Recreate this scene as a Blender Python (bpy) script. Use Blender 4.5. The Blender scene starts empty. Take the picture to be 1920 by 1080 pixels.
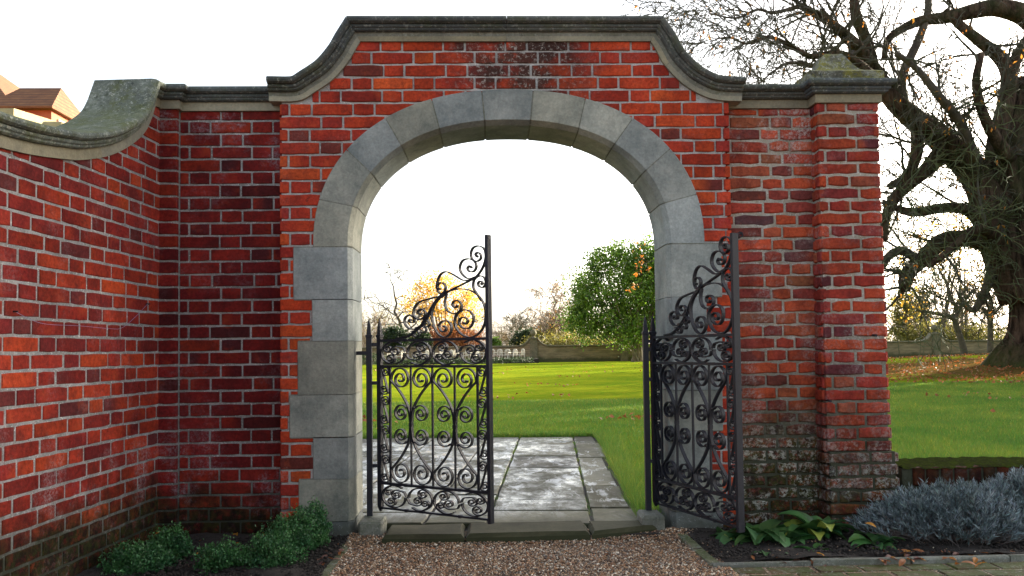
import bpy, math, random
import numpy as np
from mathutils import Vector, Matrix
random.seed(7); rng = np.random.default_rng(7)
S = bpy.context.scene
R = math.radians
# ------------------------------------------------------------------ camera
EYE = 1.09; CAM = Vector((0, -4.58, EYE)); F = 1493.0; PPY = 602.0
YAW, PITCH, ROLL = -1.67, 2.1, -0.70
Mrot = (Matrix.Rotation(R(YAW), 3, 'Z') @ Matrix.Rotation(R(90 + PITCH), 3, 'X') @ Matrix.Rotation(R(ROLL), 3, 'Z'))
cd = bpy.data.cameras.new('camera'); cam = bpy.data.objects.new('camera', cd); S.collection.objects.link(cam)
cam.matrix_world = Matrix.Translation(CAM) @ Mrot.to_4x4()
cd.sensor_width = 36; cd.lens = 28; cd.shift_y = (PPY - 540) / 1920; cd.clip_end = 3000; cd.clip_start = 0.05
S.camera = cam
def ray(u, v):
    return (Mrot @ Vector(((u - 960) / F, -(v - PPY) / F, -1))).normalized()
def at(u, v, Y):
    d = ray(u, v); t = (Y - CAM.y) / d.y; return CAM + d * t
def atz(u, v, Z):
    d = ray(u, v); t = (Z - CAM.z) / d.z; return CAM + d * t
def atplane(u, v, p, n):
    d = ray(u, v); t = (p - CAM).dot(n) / d.dot(n); return CAM + d * t
# ------------------------------------------------------------------ object helpers
def tag(o, label=None, cat=None, group=None, kind=None):
    if label: o['label'] = label
    if cat: o['category'] = cat
    if group: o['group'] = group
    if kind: o['kind'] = kind
    return o
def thing(name, label, cat, loc=(0, 0, 0), group=None):
    o = bpy.data.objects.new(name, None); S.collection.objects.link(o); o.location = loc
    o.empty_display_size = .1
    return tag(o, label, cat, group, 'thing')
def wloc(p):
    v = Vector((0, 0, 0))
    while p is not None: v += p.location; p = p.parent
    return v
class MB:
    def __init__(s): s.v = []; s.f = []; s.c = []; s.usec = False
    def add(s, vs, fs, col=None):
        b = len(s.v); s.v.extend([tuple(p) for p in vs]); s.f.extend([tuple(i + b for i in f) for f in fs])
        if isinstance(col, list): s.c.extend(col)
        else: s.c.extend([col or (1, 1, 1)] * len(vs))
    def box(s, x0, x1, y0, y1, z0, z1, col=None):
        s.add([(x0,y0,z0),(x1,y0,z0),(x1,y1,z0),(x0,y1,z0),(x0,y0,z1),(x1,y0,z1),(x1,y1,z1),(x0,y1,z1)],
              [(0,3,2,1),(4,5,6,7),(0,1,5,4),(1,2,6,5),(2,3,7,6),(3,0,4,7)], col)
    def bevbox(s, x0, x1, y0, y1, z0, z1, b=.01, col=None, jit=0):
        # box with chamfered top and vertical edges
        def ring(i, z):
            return [(x0+i,y0+b,z),(x0+b,y0+i,z),(x1-b,y0+i,z),(x1-i,y0+b,z),(x1-i,y1-b,z),(x1-b,y1-i,z),(x0+b,y1-i,z),(x0+i,y1-b,z)]
        vs = ring(0, z0) + ring(0, z1 - b) + ring(b, z1)
        if jit: vs = [(a+random.uniform(-jit,jit), c+random.uniform(-jit,jit), d+random.uniform(-jit,jit)) for a,c,d in vs]
        fs = []
        for k in range(2):
            for i in range(8):
                j = (i + 1) % 8; fs.append((k*8+i, k*8+j, k*8+8+j, k*8+8+i))
        fs.append(tuple(range(16, 24))); fs.append(tuple(range(7, -1, -1)))
        s.add(vs, fs, col)
    def tube(s, pts, rad, n=6, col=None, cap=True):
        pts = [Vector(p) for p in pts]
        if not hasattr(rad, '__len__'): rad = [rad] * len(pts)
        vs = []; fs = []; prev = None
        for i, p in enumerate(pts):
            t = (pts[min(i+1, len(pts)-1)] - pts[max(i-1, 0)])
            t = t.normalized() if t.length > 1e-9 else Vector((0,0,1))
            if prev is None:
                a = t.orthogonal().normalized()
            else:
                a = (prev - t * prev.dot(t)); a = a.normalized() if a.length > 1e-6 else t.orthogonal().normalized()
            prev = a; b = t.cross(a)
            for k in range(n):
                q = 2*math.pi*k/n; vs.append(p + (a*math.cos(q) + b*math.sin(q)) * rad[i])
        for i in range(len(pts)-1):
            for k in range(n):
                j = (k+1) % n; fs.append((i*n+k, i*n+j, (i+1)*n+j, (i+1)*n+k))
        if cap: fs.append(tuple(range(n-1,-1,-1))); fs.append(tuple((len(pts)-1)*n + k for k in range(n)))
        s.add(vs, fs, col)
    def ribbon(s, pts, nrm, w, d, col=None):
        # flat bar: w thick in its own plane, d deep along nrm
        pts = [Vector(p) for p in pts]; vs = []; fs = []
        ws = w if hasattr(w, '__len__') else [w]*len(pts)
        for i, p in enumerate(pts):
            t = (pts[min(i+1, len(pts)-1)] - pts[max(i-1, 0)]).normalized()
            a = t.cross(nrm).normalized()
            for sa, sd in ((-1,-1),(1,-1),(1,1),(-1,1)): vs.append(p + a*sa*ws[i]/2 + nrm*sd*d/2)
        for i in range(len(pts)-1):
            for k in range(4):
                j = (k+1) % 4; fs.append((i*4+k, i*4+j, i*4+4+j, i*4+4+k))
        fs.append((3,2,1,0)); n = (len(pts)-1)*4; fs.append((n,n+1,n+2,n+3))
        s.add(vs, fs, col)
    def lathe(s, c, prof, n=16, col=None):
        vs = []; fs = []
        for r, z in prof:
            for k in range(n):
                q = 2*math.pi*k/n; vs.append((c[0]+r*math.cos(q), c[1]+r*math.sin(q), c[2]+z))
        for i in range(len(prof)-1):
            for k in range(n):
                j = (k+1) % n; fs.append((i*n+k, i*n+j, (i+1)*n+j, (i+1)*n+k))
        s.add(vs, fs, col)
    def build(s, name, mat, parent=None, smooth=False):
        off = wloc(parent)
        me = bpy.data.meshes.new(name)
        me.from_pydata([(v[0]-off.x, v[1]-off.y, v[2]-off.z) for v in s.v], [], s.f); me.update()
        if True:
            ca = me.color_attributes.new('Col', 'FLOAT_COLOR', 'POINT')
            arr = np.ones((len(s.v), 4), dtype=np.float32); arr[:, :3] = np.array(s.c, dtype=np.float32)
            ca.data.foreach_set('color', arr.ravel())
        if smooth: me.shade_smooth()
        me.materials.append(mat)
        o = bpy.data.objects.new(name, me); S.collection.objects.link(o)
        if parent is not None: o.parent = parent
        return o
def npmesh(name, V, Fc, mat, parent=None, col=None, smooth=False):
    V = np.asarray(V, dtype=np.float32).reshape(-1, 3); off = wloc(parent); V = V - np.array(off[:], dtype=np.float32)
    Fc = np.asarray(Fc, dtype=np.int32); k = Fc.shape[1]
    me = bpy.data.meshes.new(name)
    me.vertices.add(len(V)); me.vertices.foreach_set('co', V.ravel())
    me.loops.add(Fc.size); me.loops.foreach_set('vertex_index', Fc.ravel())
    me.polygons.add(len(Fc)); me.polygons.foreach_set('loop_start', np.arange(0, Fc.size, k, dtype=np.int32))
    me.update(calc_edges=True)
    if True:
        ca = me.color_attributes.new('Col', 'FLOAT_COLOR', 'POINT')
        arr = np.ones((len(V), 4), dtype=np.float32); arr[:, :3] = 1. if col is None else col; ca.data.foreach_set('color', arr.ravel())
    if smooth: me.shade_smooth()
    me.materials.append(mat)
    o = bpy.data.objects.new(name, me); S.collection.objects.link(o)
    if parent is not None: o.parent = parent
    return o
def catmull(pts, n=6):
    P = [np.array(p, float) for p in pts]; P = [2*P[0]-P[1]] + P + [2*P[-1]-P[-2]]; out = []
    for i in range(1, len(P)-2):
        for k in range(n):
            t = k/n; a, b, c, d = P[i-1], P[i], P[i+1], P[i+2]
            out.append(.5*((2*b)+(-a+c)*t+(2*a-5*b+4*c-d)*t*t+(-a+3*b-3*c+d)*t**3))
    out.append(P[-2]); return out
# ------------------------------------------------------------------ material helper
class NT:
    def __init__(s, name):
        s.m = bpy.data.materials.new(name); s.m.use_nodes = True; s.t = s.m.node_tree; s.n = s.t.nodes
        s.b = s.n['Principled BSDF']; s.pos = s.n.new('ShaderNodeNewGeometry').outputs['Position']
    def link(s, a, b): s.t.links.new(a, b)
    def val(s, x, sock):
        if isinstance(x, (int, float)): sock.default_value = x
        elif isinstance(x, tuple): sock.default_value = x + (1,) if len(x) == 3 and len(sock.default_value) == 4 else x
        else: s.link(x, sock)
    def noise(s, scale, detail=4, rough=.6, vec=None, stretch=None, dist=0):
        v = vec or s.pos
        if stretch:
            mp = s.n.new('ShaderNodeMapping'); mp.inputs['Scale'].default_value = stretch; s.link(v, mp.inputs['Vector']); v = mp.outputs[0]
        o = s.n.new('ShaderNodeTexNoise'); o.inputs['Scale'].default_value = scale; o.inputs['Detail'].default_value = detail
        o.inputs['Roughness'].default_value = rough; o.inputs['Distortion'].default_value = dist; s.link(v, o.inputs['Vector']); return o.outputs['Fac']
    def voro(s, scale, out='Distance', feature='F1', stretch=None):
        v = s.pos
        if stretch:
            mp = s.n.new('ShaderNodeMapping'); mp.inputs['Scale'].default_value = stretch; s.link(v, mp.inputs['Vector']); v = mp.outputs[0]
        o = s.n.new('ShaderNodeTexVoronoi'); o.feature = feature; o.inputs['Scale'].default_value = scale; s.link(v, o.inputs['Vector']); return o.outputs[out]
    def ramp(s, x, *stops):
        o = s.n.new('ShaderNodeValToRGB'); e = o.color_ramp.elements
        while len(e) < len(stops): e.new(.5)
        for k, (p, c) in enumerate(stops):
            e[k].position = p; e[k].color = (c, c, c, 1) if isinstance(c, (int, float)) else c + (1,)
        s.link(x, o.inputs[0]); return o.outputs[0]
    def math(s, op, a, b=0., clamp=False):
        o = s.n.new('ShaderNodeMath'); o.operation = op; o.use_clamp = clamp; s.val(a, o.inputs[0]); s.val(b, o.inputs[1]); return o.outputs[0]
    def mix(s, f, a, b, mode='MIX'):
        o = s.n.new('ShaderNodeMix'); o.data_type = 'RGBA'; o.blend_type = mode
        s.val(f, o.inputs[0]); s.val(a, o.inputs[6]); s.val(b, o.inputs[7]); return o.outputs[2]
    def attr(s, name='Col'):
        o = s.n.new('ShaderNodeAttribute'); o.attribute_name = name; return o.outputs['Color']
    def xyz(s):
        o = s.n.new('ShaderNodeSeparateXYZ'); s.link(s.pos, o.inputs[0]); return o.outputs
    def nrm(s):
        g = s.n.new('ShaderNodeNewGeometry'); o = s.n.new('ShaderNodeSeparateXYZ'); s.link(g.outputs['Normal'], o.inputs[0]); return o.outputs
    def done(s, col, rough=.8, bump=None, bs=.3, bd=.01, spec=None, metal=None, trans=None):
        s.val(col, s.b.inputs['Base Color']); s.val(rough, s.b.inputs['Roughness'])
        if spec is not None: s.val(spec, s.b.inputs['Specular IOR Level'])
        if metal is not None: s.b.inputs['Metallic'].default_value = metal
        if bump is not None:
            o = s.n.new('ShaderNodeBump'); o.inputs['Strength'].default_value = bs; o.inputs['Distance'].default_value = bd
            s.link(bump, o.inputs['Height']); s.link(o.outputs[0], s.b.inputs['Normal'])
        if trans:
            tr = s.n.new('ShaderNodeBsdfTranslucent'); s.val(col, tr.inputs[0]); mx = s.n.new('ShaderNodeMixShader'); mx.inputs[0].default_value = trans
            s.link(s.b.outputs[0], mx.inputs[1]); s.link(tr.outputs[0], mx.inputs[2]); s.link(mx.outputs[0], s.n['Material Output'].inputs[0])
        return s.m
def band(t, z, lo, hi):   # 1 below lo, 0 above hi
    return t.math('DIVIDE', t.math('SUBTRACT', hi, z), hi - lo, clamp=True)
def brick_mat(name, eff=.35, et=.52, es=3.1, moss_h=.25, top_h=99., soot=None, tint=(1,1,1), mossy=1.0, lichen=0.):
    t = NT(name); x, y, z = t.xyz()
    c = t.attr()
    n1 = t.noise(9, 5, .65); n2 = t.noise(55, 4, .7); n3 = t.noise(es, 6, .7); n4 = t.noise(180, 3, .7)
    c = t.mix(1., c, t.ramp(n2, (.25, .5), (.75, 1.4)), 'MULTIPLY')
    c = t.mix(t.ramp(n1, (.48, 0.), (.70, .65)), c, (.10, .022, .022))
    c = t.mix(t.ramp(n1, (.28, .5), (.44, 0.)), c, (.55, .10, .035))
    c = t.mix(t.ramp(n4, (.63, 0.), (.72, .8)), c, (.04, .015, .013))
    c = t.mix(t.ramp(t.noise(20, 5, .75, dist=.6), (.62, 0.), (.70, .6)), c, (.045, .016, .014))
    # efflorescence / lichen specks
    e = t.math('MULTIPLY', t.ramp(n3, (et, 0.), (et + .12, 1.)), t.ramp(t.noise(70, 5, .8), (.45, 0.), (.62, 1.)))
    low = band(t, z, .18, .75); hi = t.math('SUBTRACT', 1., band(t, z, top_h - .5, top_h + .1))
    w = t.math('ADD', t.math('MULTIPLY', low, .9), t.math('MULTIPLY', hi, .8)); w = t.math('ADD', w, eff, clamp=True)
    c = t.mix(t.math('MULTIPLY', e, w), c, (.46, .44, .46))
    if soot:
        dx = t.math('ABSOLUTE', t.math('SUBTRACT', x, soot[0])); m = t.math('MULTIPLY', band(t, dx, .05, soot[1]), t.math('SUBTRACT', 1., band(t, z, soot[2]-.25, soot[2])))
        m = t.math('MULTIPLY', m, t.ramp(t.noise(5, 5, .7), (.35, .2), (.55, 1.)))
        m = t.math('MULTIPLY', m, 1.6, clamp=True)
        c = t.mix(t.math('MULTIPLY', m, .9), c, (.035, .027, .024))
        c = t.mix(t.math('MULTIPLY', m, t.ramp(t.noise(38, 5, .8), (.54, 0.), (.60, .8))), c, (.45, .43, .42))
    # moss and damp near the ground
    zz = t.math('ADD', z, t.math('MULTIPLY', t.math('SUBTRACT', t.noise(6, 6, .7), .5), .55))
    mm = band(t, zz, moss_h * .55, moss_h * 1.15)
    mc = t.mix(t.ramp(t.noise(24, 5, .7), (.42, 0.), (.6, 1.)), (.012, .013, .008), (.035, .05, .012))
    c = t.mix(t.math('MULTIPLY', mm, t.ramp(t.noise(30, 5, .75), (.34, .45 * mossy), (.50, .95 * mossy))), c, mc)
    if lichen:
        c = t.mix(t.math('MULTIPLY', band(t, z, .25, .8), t.math('MULTIPLY', t.ramp(t.noise(34, 6, .85), (.50, 0.), (.55, lichen)), t.ramp(t.noise(3.6, 4, .7), (.41, 0.), (.52, 1.)))), c, (.50, .52, .50))
    c = t.mix(1., c, tuple(a * b for a, b in zip(tint, (.92, .90, .84))), 'MULTIPLY')
    c = t.mix(1., c, t.ramp(t.noise(1.5, 5, .75), (.36, .66), (.62, 1.06)), 'MULTIPLY')
    h = t.math('ADD', t.math('MULTIPLY', n2, .6), t.math('MULTIPLY', n4, .5))
    return t.done(c, .85, h, .8, .006, spec=.12)
def mortar_mat(name, a, b, moss_h=.25):
    t = NT(name); x, y, z = t.xyz()
    c = t.mix(t.ramp(t.noise(14, 6, .75), (.35, 0.), (.65, 1.)), a, b)
    c = t.mix(1., c, t.ramp(t.noise(2.6, 5, .75), (.35, .62), (.62, 1.05)), 'MULTIPLY')
    c = t.mix(t.ramp(t.noise(120, 4, .8), (.56, 0.), (.66, .8)), c, tuple(k * .25 for k in a))
    c = t.mix(t.ramp(t.noise(75, 5, .8, dist=1), (.56, 0.), (.64, .8)), c, (.70, .70, .70))
    zz = t.math('ADD', z, t.math('MULTIPLY', t.math('SUBTRACT', t.noise(6, 6, .7), .5), .5))
    c = t.mix(t.math('MULTIPLY', band(t, zz, moss_h * .6, moss_h * 1.4), .9), c, (.022, .028, .012))
    return t.done(c, .95, t.noise(140, 5, .8), .9, .006, spec=.2)
def stone_mat(name, base, dark, moss=(.06, .075, .015), mossamt=.0, topmoss=.0, low=0.):
    t = NT(name); x, y, z = t.xyz()
    c = t.mix(t.ramp(t.noise(3.2, 6, .7), (.35, 0.), (.68, 1.)), base, dark)
    c = t.mix(1., c, t.attr(), 'MULTIPLY')
    c = t.mix(1., c, t.ramp(t.noise(70, 4, .7), (.3, .8), (.7, 1.16)), 'MULTIPLY')
    c = t.mix(t.ramp(t.noise(5, 5, .7, stretch=(1, 1, .25)), (.55, 0.), (.75, .45)), c, tuple(k * .45 for k in dark))
    if mossamt:
        c = t.mix(t.math('MULTIPLY', t.ramp(t.noise(8, 6, .8), (.48, 0.), (.62, 1.)), mossamt), c, moss)
        c = t.mix(t.ramp(t.noise(45, 5, .85), (.55, 0.), (.62, 1. * min(1, mossamt * 1.6))), c, (.30, .31, .27))
        c = t.mix(t.ramp(t.noise(28, 5, .85), (.57, 0.), (.63, .9 * min(1, mossamt * 1.6))), c, (.03, .035, .03))
    if mossamt > .5: c = t.mix(t.ramp(t.noise(11, 6, .8, dist=.5), (.52, 0.), (.64, .55)), c, (.26, .28, .24)); c = t.mix(t.ramp(t.noise(16, 6, .8, dist=.8), (.58, 0.), (.66, .7)), c, (.04, .05, .03))
    if topmoss:
        up = t.nrm()[2]; c = t.mix(t.math('MULTIPLY', t.ramp(up, (.5, 0.), (.85, topmoss)), t.ramp(t.noise(12, 5, .8), (.35, .2), (.55, 1.))), c, moss)
    if low:
        zz = t.math('ADD', z, t.math('MULTIPLY', t.math('SUBTRACT', t.noise(8, 6, .7), .5), .2))
        c = t.mix(t.math('MULTIPLY', band(t, zz, low * .5, low), .85), c, (.07, .075, .06))
        c = t.mix(t.math('MULTIPLY', band(t, z, low * .8, low * 1.4), t.ramp(t.noise(60, 5, .85), (.6, 0.), (.66, .8))), c, (.4, .42, .42))
    return t.done(c, .85, t.math('ADD', t.noise(60, 6, .75), t.math('MULTIPLY', t.noise(8, 3), .6)), .45, .008, spec=.3)
M = {}
M['brick_panel'] = brick_mat('panel_brick', eff=.10, moss_h=.16, soot=(.22, .50, 2.66), top_h=99)
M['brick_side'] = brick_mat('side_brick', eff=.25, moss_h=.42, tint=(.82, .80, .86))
M['brick_recess'] = brick_mat('recess_brick', eff=.25, moss_h=.34, top_h=2.45, tint=(.62, .52, .60))  # crimson brick, tinted darker so the recess's shade sits in the colour
M['brick_old'] = brick_mat('old_brick', et=.50, es=2.2, eff=.7, moss_h=.85, top_h=2.35, tint=(1.0, .98, .95), mossy=1., lichen=1.)
M['brick_pier'] = brick_mat('pier_brick', et=.48, eff=.4, moss_h=.68, tint=(.85, .88, .9), mossy=.85, lichen=.55)
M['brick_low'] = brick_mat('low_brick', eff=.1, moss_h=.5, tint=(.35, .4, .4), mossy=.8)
M['mortar'] = mortar_mat('grey_mortar', (.31, .305, .295), (.52, .515, .50), .22)
M['mortar_dim'] = mortar_mat('dull_mortar', (.23, .225, .215), (.38, .38, .38), .34)
M['mortar_old'] = mortar_mat('sandy_mortar', (.30, .26, .19), (.42, .40, .36), .85)
M['stone'] = stone_mat('dressed_stone', (.325, .34, .31), (.135, .155, .150), low=.14)
M['frieze'] = stone_mat('frieze_stone', (.30, .28, .20), (.17, .165, .13))
M['coping'] = stone_mat('coping_stone', (.095, .105, .105), (.04, .048, .05), mossamt=.35, topmoss=.4)
M['coping_mossy'] = stone_mat('mossy_coping', (.15, .17, .15), (.065, .08, .07), moss=(.085, .095, .02), mossamt=.6, topmoss=.55)
M['cap'] = stone_mat('cap_stone', (.10, .10, .075), (.035, .036, .028), moss=(.16, .15, .015), mossamt=.95, topmoss=.5)
M['block'] = stone_mat('block_stone', (.20, .20, .17), (.10, .105, .085), mossamt=.35)
M['edging'] = stone_mat('edging_stone', (.19, .16, .12), (.08, .08, .05), moss=(.055, .08, .008), mossamt=.8, topmoss=.5)
def iron():
    t = NT('black_iron'); n = t.noise(35, 5, .8); c = t.mix(t.ramp(n, (.45, 0.), (.75, 1.)), (.007, .008, .014), (.022, .022, .032))
    c = t.mix(t.ramp(t.noise(18, 6, .85), (.64, 0.), (.7, .7)), c, (.07, .045, .03))
    return t.done(c, t.ramp(n, (.3, .42), (.7, .7)), t.noise(160, 4, .8), .4, .002, spec=.35)
M['iron'] = iron()
def simple(name, a, b, sc=20, rough=.8, bump=True, trans=None, attr=False, bs=.4, spec=None):
    t = NT(name); c = t.mix(t.ramp(t.noise(sc, 5, .7), (.35, 0.), (.65, 1.)), a, b)
    if attr: c = t.mix(1., c, t.attr(), 'MULTIPLY')
    return t.done(c, rough, t.noise(sc * 4, 4, .7) if bump else None, bs, .01, trans=trans, spec=spec)
M['bark'] = simple('dark_bark', (.045, .036, .028), (.105, .085, .06), 3, .9, bs=.8)
def bark_old():
    t = NT('ridged_bark'); x, y, z = t.xyz()
    n = t.noise(5, 6, .75, stretch=(1, 1, .16), dist=.4)
    c = t.mix(t.ramp(n, (.38, 0.), (.62, 1.)), (.025, .017, .012), (.15, .10, .07))
    zz = t.math('ADD', z, t.math('MULTIPLY', t.math('SUBTRACT', t.noise(1.2, 5, .7), .5), 2.2))
    c = t.mix(t.math('MULTIPLY', band(t, zz, .5, 1.3), .7), c, (.05, .075, .015))
    c = t.mix(t.math('MULTIPLY', t.math('SUBTRACT', 1., band(t, z, 3., 5.)), t.ramp(t.noise(1.4, 5, .7), (.45, 0.), (.6, .6))), c, (.05, .065, .025))
    return t.done(c, .95, n, 1., .25, spec=.1)
M['bark_old'] = bark_old()
M['twig'] = simple('greenish_twig', (.045, .05, .028), (.085, .075, .055), 1.2, .9, bump=False)
M['twig_pale'] = simple('pale_twig', (.17, .13, .09), (.30, .22, .15), .6, .9, bump=False)
M['bark_pale'] = simple('pale_bark', (.12, .10, .075), (.25, .20, .14), 2, .9, bs=.6)
def leafm(name, a, b, trans=.45, sc=.8, rough=.55):
    return simple(name, a, b, sc, rough, bump=False, trans=trans, attr=True)
M['leaf_green'] = leafm('evergreen_leaf', (.04, .10, .015), (.24, .38, .04), .4)
M['leaf_dark'] = leafm('dark_leaf', (.015, .035, .012), (.04, .07, .02), .3)
M['leaf_yellow'] = leafm('golden_leaf', (.60, .34, .03), (.80, .52, .08), .5)
M['leaf_olive'] = leafm('olive_leaf', (.14, .14, .03), (.26, .22, .05), .45)
M['leaf_orange'] = leafm('russet_leaf', (.40, .13, .02), (.55, .26, .03), .45)
M['leaf_brown'] = leafm('dry_leaf', (.22, .07, .025), (.36, .13, .03), .25, 15)
M['box'] = leafm('box_leaf', (.025, .10, .035), (.07, .19, .05), .25, 6, .45)
M['lavender'] = leafm('lavender_leaf', (.07, .10, .10), (.20, .245, .265), .2, 5, .8)
M['lavstem'] = simple('lavender_stem', (.09, .075, .07), (.17, .14, .13), 8, .9, bump=False)
M['hosta'] = leafm('broad_leaf', (.035, .115, .04), (.08, .20, .06), .3, 9, .45)
M['soil'] = simple('dark_soil', (.014, .011, .009), (.035, .026, .02), 30, .95, bs=1.)
M['white'] = simple('white_paint', (.50, .48, .38), (.6, .58, .48), 5, .5, bump=False)
M['white_render'] = simple('cream_render', (.62, .58, .46), (.70, .66, .54), 2, .8)
M['moss_brick'] = stone_mat('mossy_brick', (.11, .06, .035), (.04, .03, .018), moss=(.04, .06, .006), mossamt=.9, topmoss=.8)
M['parapet_stone'] = simple('yellow_stone', (.30, .24, .13), (.40, .33, .19), 3, .85)
M['tile'] = None
def tile_mat():
    t = NT('roof_tile'); x, y, z = t.xyz()
    w = t.math('FRACT', t.math('MULTIPLY', z, 7.)); c = t.mix(t.ramp(t.noise(3, 5, .7), (.35, 0.), (.65, 1.)), (.13, .05, .02), (.20, .085, .03))
    c = t.mix(t.ramp(w, (.0, .95), (.38, 0.)), c, (.045, .018, .01))
    return t.done(c, .85, w, .6, .05)
M['tile'] = tile_mat()
M['housebrick'] = simple('house_brick', (.36, .09, .045), (.44, .13, .06), 6, .85)
M['glass'] = simple('window_glass', (.03, .035, .04), (.05, .055, .06), 3, .15, bump=False)
def fwall():
    t = NT('far_stone_courses'); x, y, z = t.xyz()
    w = t.math('FRACT', t.math('MULTIPLY', z, 6.2))
    c = t.mix(t.ramp(t.noise(2.4, 6, .8, stretch=(.35, 1, 2.4)), (.38, 0.), (.62, 1.)), (.28, .22, .13), (.13, .105, .06))
    c = t.mix(t.ramp(w, (0., .55), (.14, 0.)), c, (.06, .05, .03))
    zz = t.math('ADD', z, t.math('MULTIPLY', t.math('SUBTRACT', t.noise(.8, 6, .8), .5), .9))
    c = t.mix(t.math('MULTIPLY', band(t, zz, .25, .55), .85), c, (.035, .045, .012))
    return t.done(c, .9, t.noise(6, 5, .7), .5, .05)
M['farwall'] = fwall()
M['farcoping'] = stone_mat('far_coping', (.20, .17, .11), (.10, .09, .05), mossamt=.3)
# ------------------------------------------------------------------ setting: ground
def gravel_mat():
    t = NT('pea_gravel'); v = t.voro(130, 'Color'); d = t.voro(130, 'Distance')
    g = t.n.new('ShaderNodeSeparateColor'); t.link(v, g.inputs[0])
    c = t.ramp(g.outputs[0], (.0, (.12, .06, .03)), (.35, (.27, .15, .08)), (.6, (.40, .25, .14)), (.85, (.16, .12, .09)), (1., (.55, .46, .36)))
    c = t.mix(t.ramp(d, (.3, 0.), (.7, .85)), c, (.03, .02, .013))
    return t.done(c, .8, t.math('SUBTRACT', 1., d), .9, .006)
M['gravel'] = gravel_mat()
def mound(X, Y):
    r2 = ((X - 23) / 13.) ** 2 + ((Y - 27) / 11.) ** 2
    return .62 * np.exp(-r2 * 1.3)
def grass_mat():
    t = NT('lawn'); x, y, z = t.xyz()
    a = t.noise(.35, 6, .7); b = t.noise(9, 5, .75, stretch=(1, .35, 1)); f = t.noise(70, 3, .7)
    c = t.mix(t.ramp(a, (.38, 0.), (.65, 1.)), (.10, .20, .012), (.25, .30, .015))
    c = t.mix(t.ramp(b, (.4, 0.), (.68, .6)), c, (.28, .25, .02))
    c = t.mix(1., c, t.ramp(f, (.3, .62), (.7, 1.2)), 'MULTIPLY')
    # bare earth and litter under the big tree
    dx = t.math('DIVIDE', t.math('SUBTRACT', x, 20.), 12.); dy = t.math('DIVIDE', t.math('SUBTRACT', y, 21.), 5.5)
    rr = t.math('ADD', t.math('MULTIPLY', dx, dx), t.math('MULTIPLY', dy, dy)); rr = t.math('ADD', rr, t.math('MULTIPLY', t.math('SUBTRACT', t.noise(.5, 6, .8), .5), 1.8))
    e = band(t, rr, .45, 1.15)
    ec = t.mix(t.ramp(t.noise(3, 6, .8, stretch=(.5, 1.5, 1)), (.4, 0.), (.6, 1.)), (.06, .038, .022), (.19, .10, .035))
    c = t.mix(t.math('MULTIPLY', e, .9), c, ec)
    return t.done(c, .9, f, .5, .03, spec=.0)
M['grass'] = grass_mat()
# one ground sheet reaching the horizon: lawn beyond the wall
def grid(name, xs, ys, zf, mat):
    X, Y = np.meshgrid(xs, ys); Z = zf(X, Y); V = np.stack([X, Y, Z], -1).reshape(-1, 3)
    nx, ny = len(xs), len(ys); i = np.arange(nx - 1)[None, :] + nx * np.arange(ny - 1)[:, None]; i = i.ravel()
    return tag(npmesh(name, V, np.stack([i, i + 1, i + 1 + nx, i + nx], 1), mat, smooth=True), kind='structure')
LZ = .085
xs = np.concatenate([np.linspace(-900, -80, 12), np.linspace(-70, 70, 120), np.linspace(80, 900, 12)])
ys = np.concatenate([np.linspace(.12, 80, 130), np.linspace(95, 1200, 14)])
def lawn_z(X, Y):
    return LZ + mound(X, Y) - .02 - .05 * np.clip((1.5 - Y), 0, 1) + np.zeros_like(X)
lawn = grid('lawn', xs, ys, lawn_z, M['grass'])
ground = grid('ground', np.array([-900, -6, -2.3, 0, 2, 6, 900.]), np.array([-900, -8, -3., .14]), lambda X, Y: X * 0 + .026, M['gravel'])
# gravel pebbles
def pebbles(n, x0, x1, y0, y1, zf, r0, r1, mat, name, tint=(1, 1, 1)):
    P = np.stack([rng.uniform(x0, x1, n), rng.uniform(y0, y1, n)], 1)
    oct_ = np.array([(1,0,0),(-1,0,0),(0,1,0),(0,-1,0),(0,0,1),(0,0,-1)], float)
    fs = np.array([(0,2,4),(2,1,4),(1,3,4),(3,0,4),(2,0,5),(1,2,5),(3,1,5),(0,3,5)])
    r = rng.uniform(r0, r1, n) ** 1.; r = r0 + (r1 - r0) * rng.random(n) ** 2.2
    sc = np.stack([r * rng.uniform(.7, 1.4, n), r * rng.uniform(.7, 1.4, n), r * rng.uniform(.5, .9, n)], 1)
    V = oct_[None] * sc[:, None, :] * rng.uniform(.75, 1.2, (n, 6, 1)); a = rng.uniform(0, 6.28, n); ca, sa = np.cos(a)[:, None], np.sin(a)[:, None]
    til = rng.uniform(-.5, .5, (n, 1)); V[..., 2] += V[..., 0] * til
    Vx = V[..., 0] * ca - V[..., 1] * sa + P[:, :1]; Vy = V[..., 0] * sa + V[..., 1] * ca + P[:, 1:]
    Vz = V[..., 2] + zf(P[:, 0], P[:, 1])[:, None] + r[:, None] * .35
    V = np.stack([Vx, Vy, Vz], -1).reshape(-1, 3); Fc = (fs[None] + 6 * np.arange(n)[:, None, None]).reshape(-1, 3)
    pal = np.array([(.22,.11,.05),(.34,.19,.09),(.13,.08,.05),(.44,.29,.17),(.17,.14,.11),(.66,.57,.44),(.28,.13,.06),(.38,.25,.15),(.09,.05,.03)])
    col = pal[rng.integers(0, len(pal), n)] * rng.uniform(.7, 1.25, (n, 1))
    return npmesh(name, V, Fc, mat, col=np.repeat(col * np.array(tint), 6, 0))
def pm():
    t = NT('pebble'); return t.done(t.mix(1., t.attr(), t.ramp(t.noise(300, 2), (.3, .8), (.7, 1.15)), 'MULTIPLY'), .6)
M['pebble'] = pm()
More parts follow.
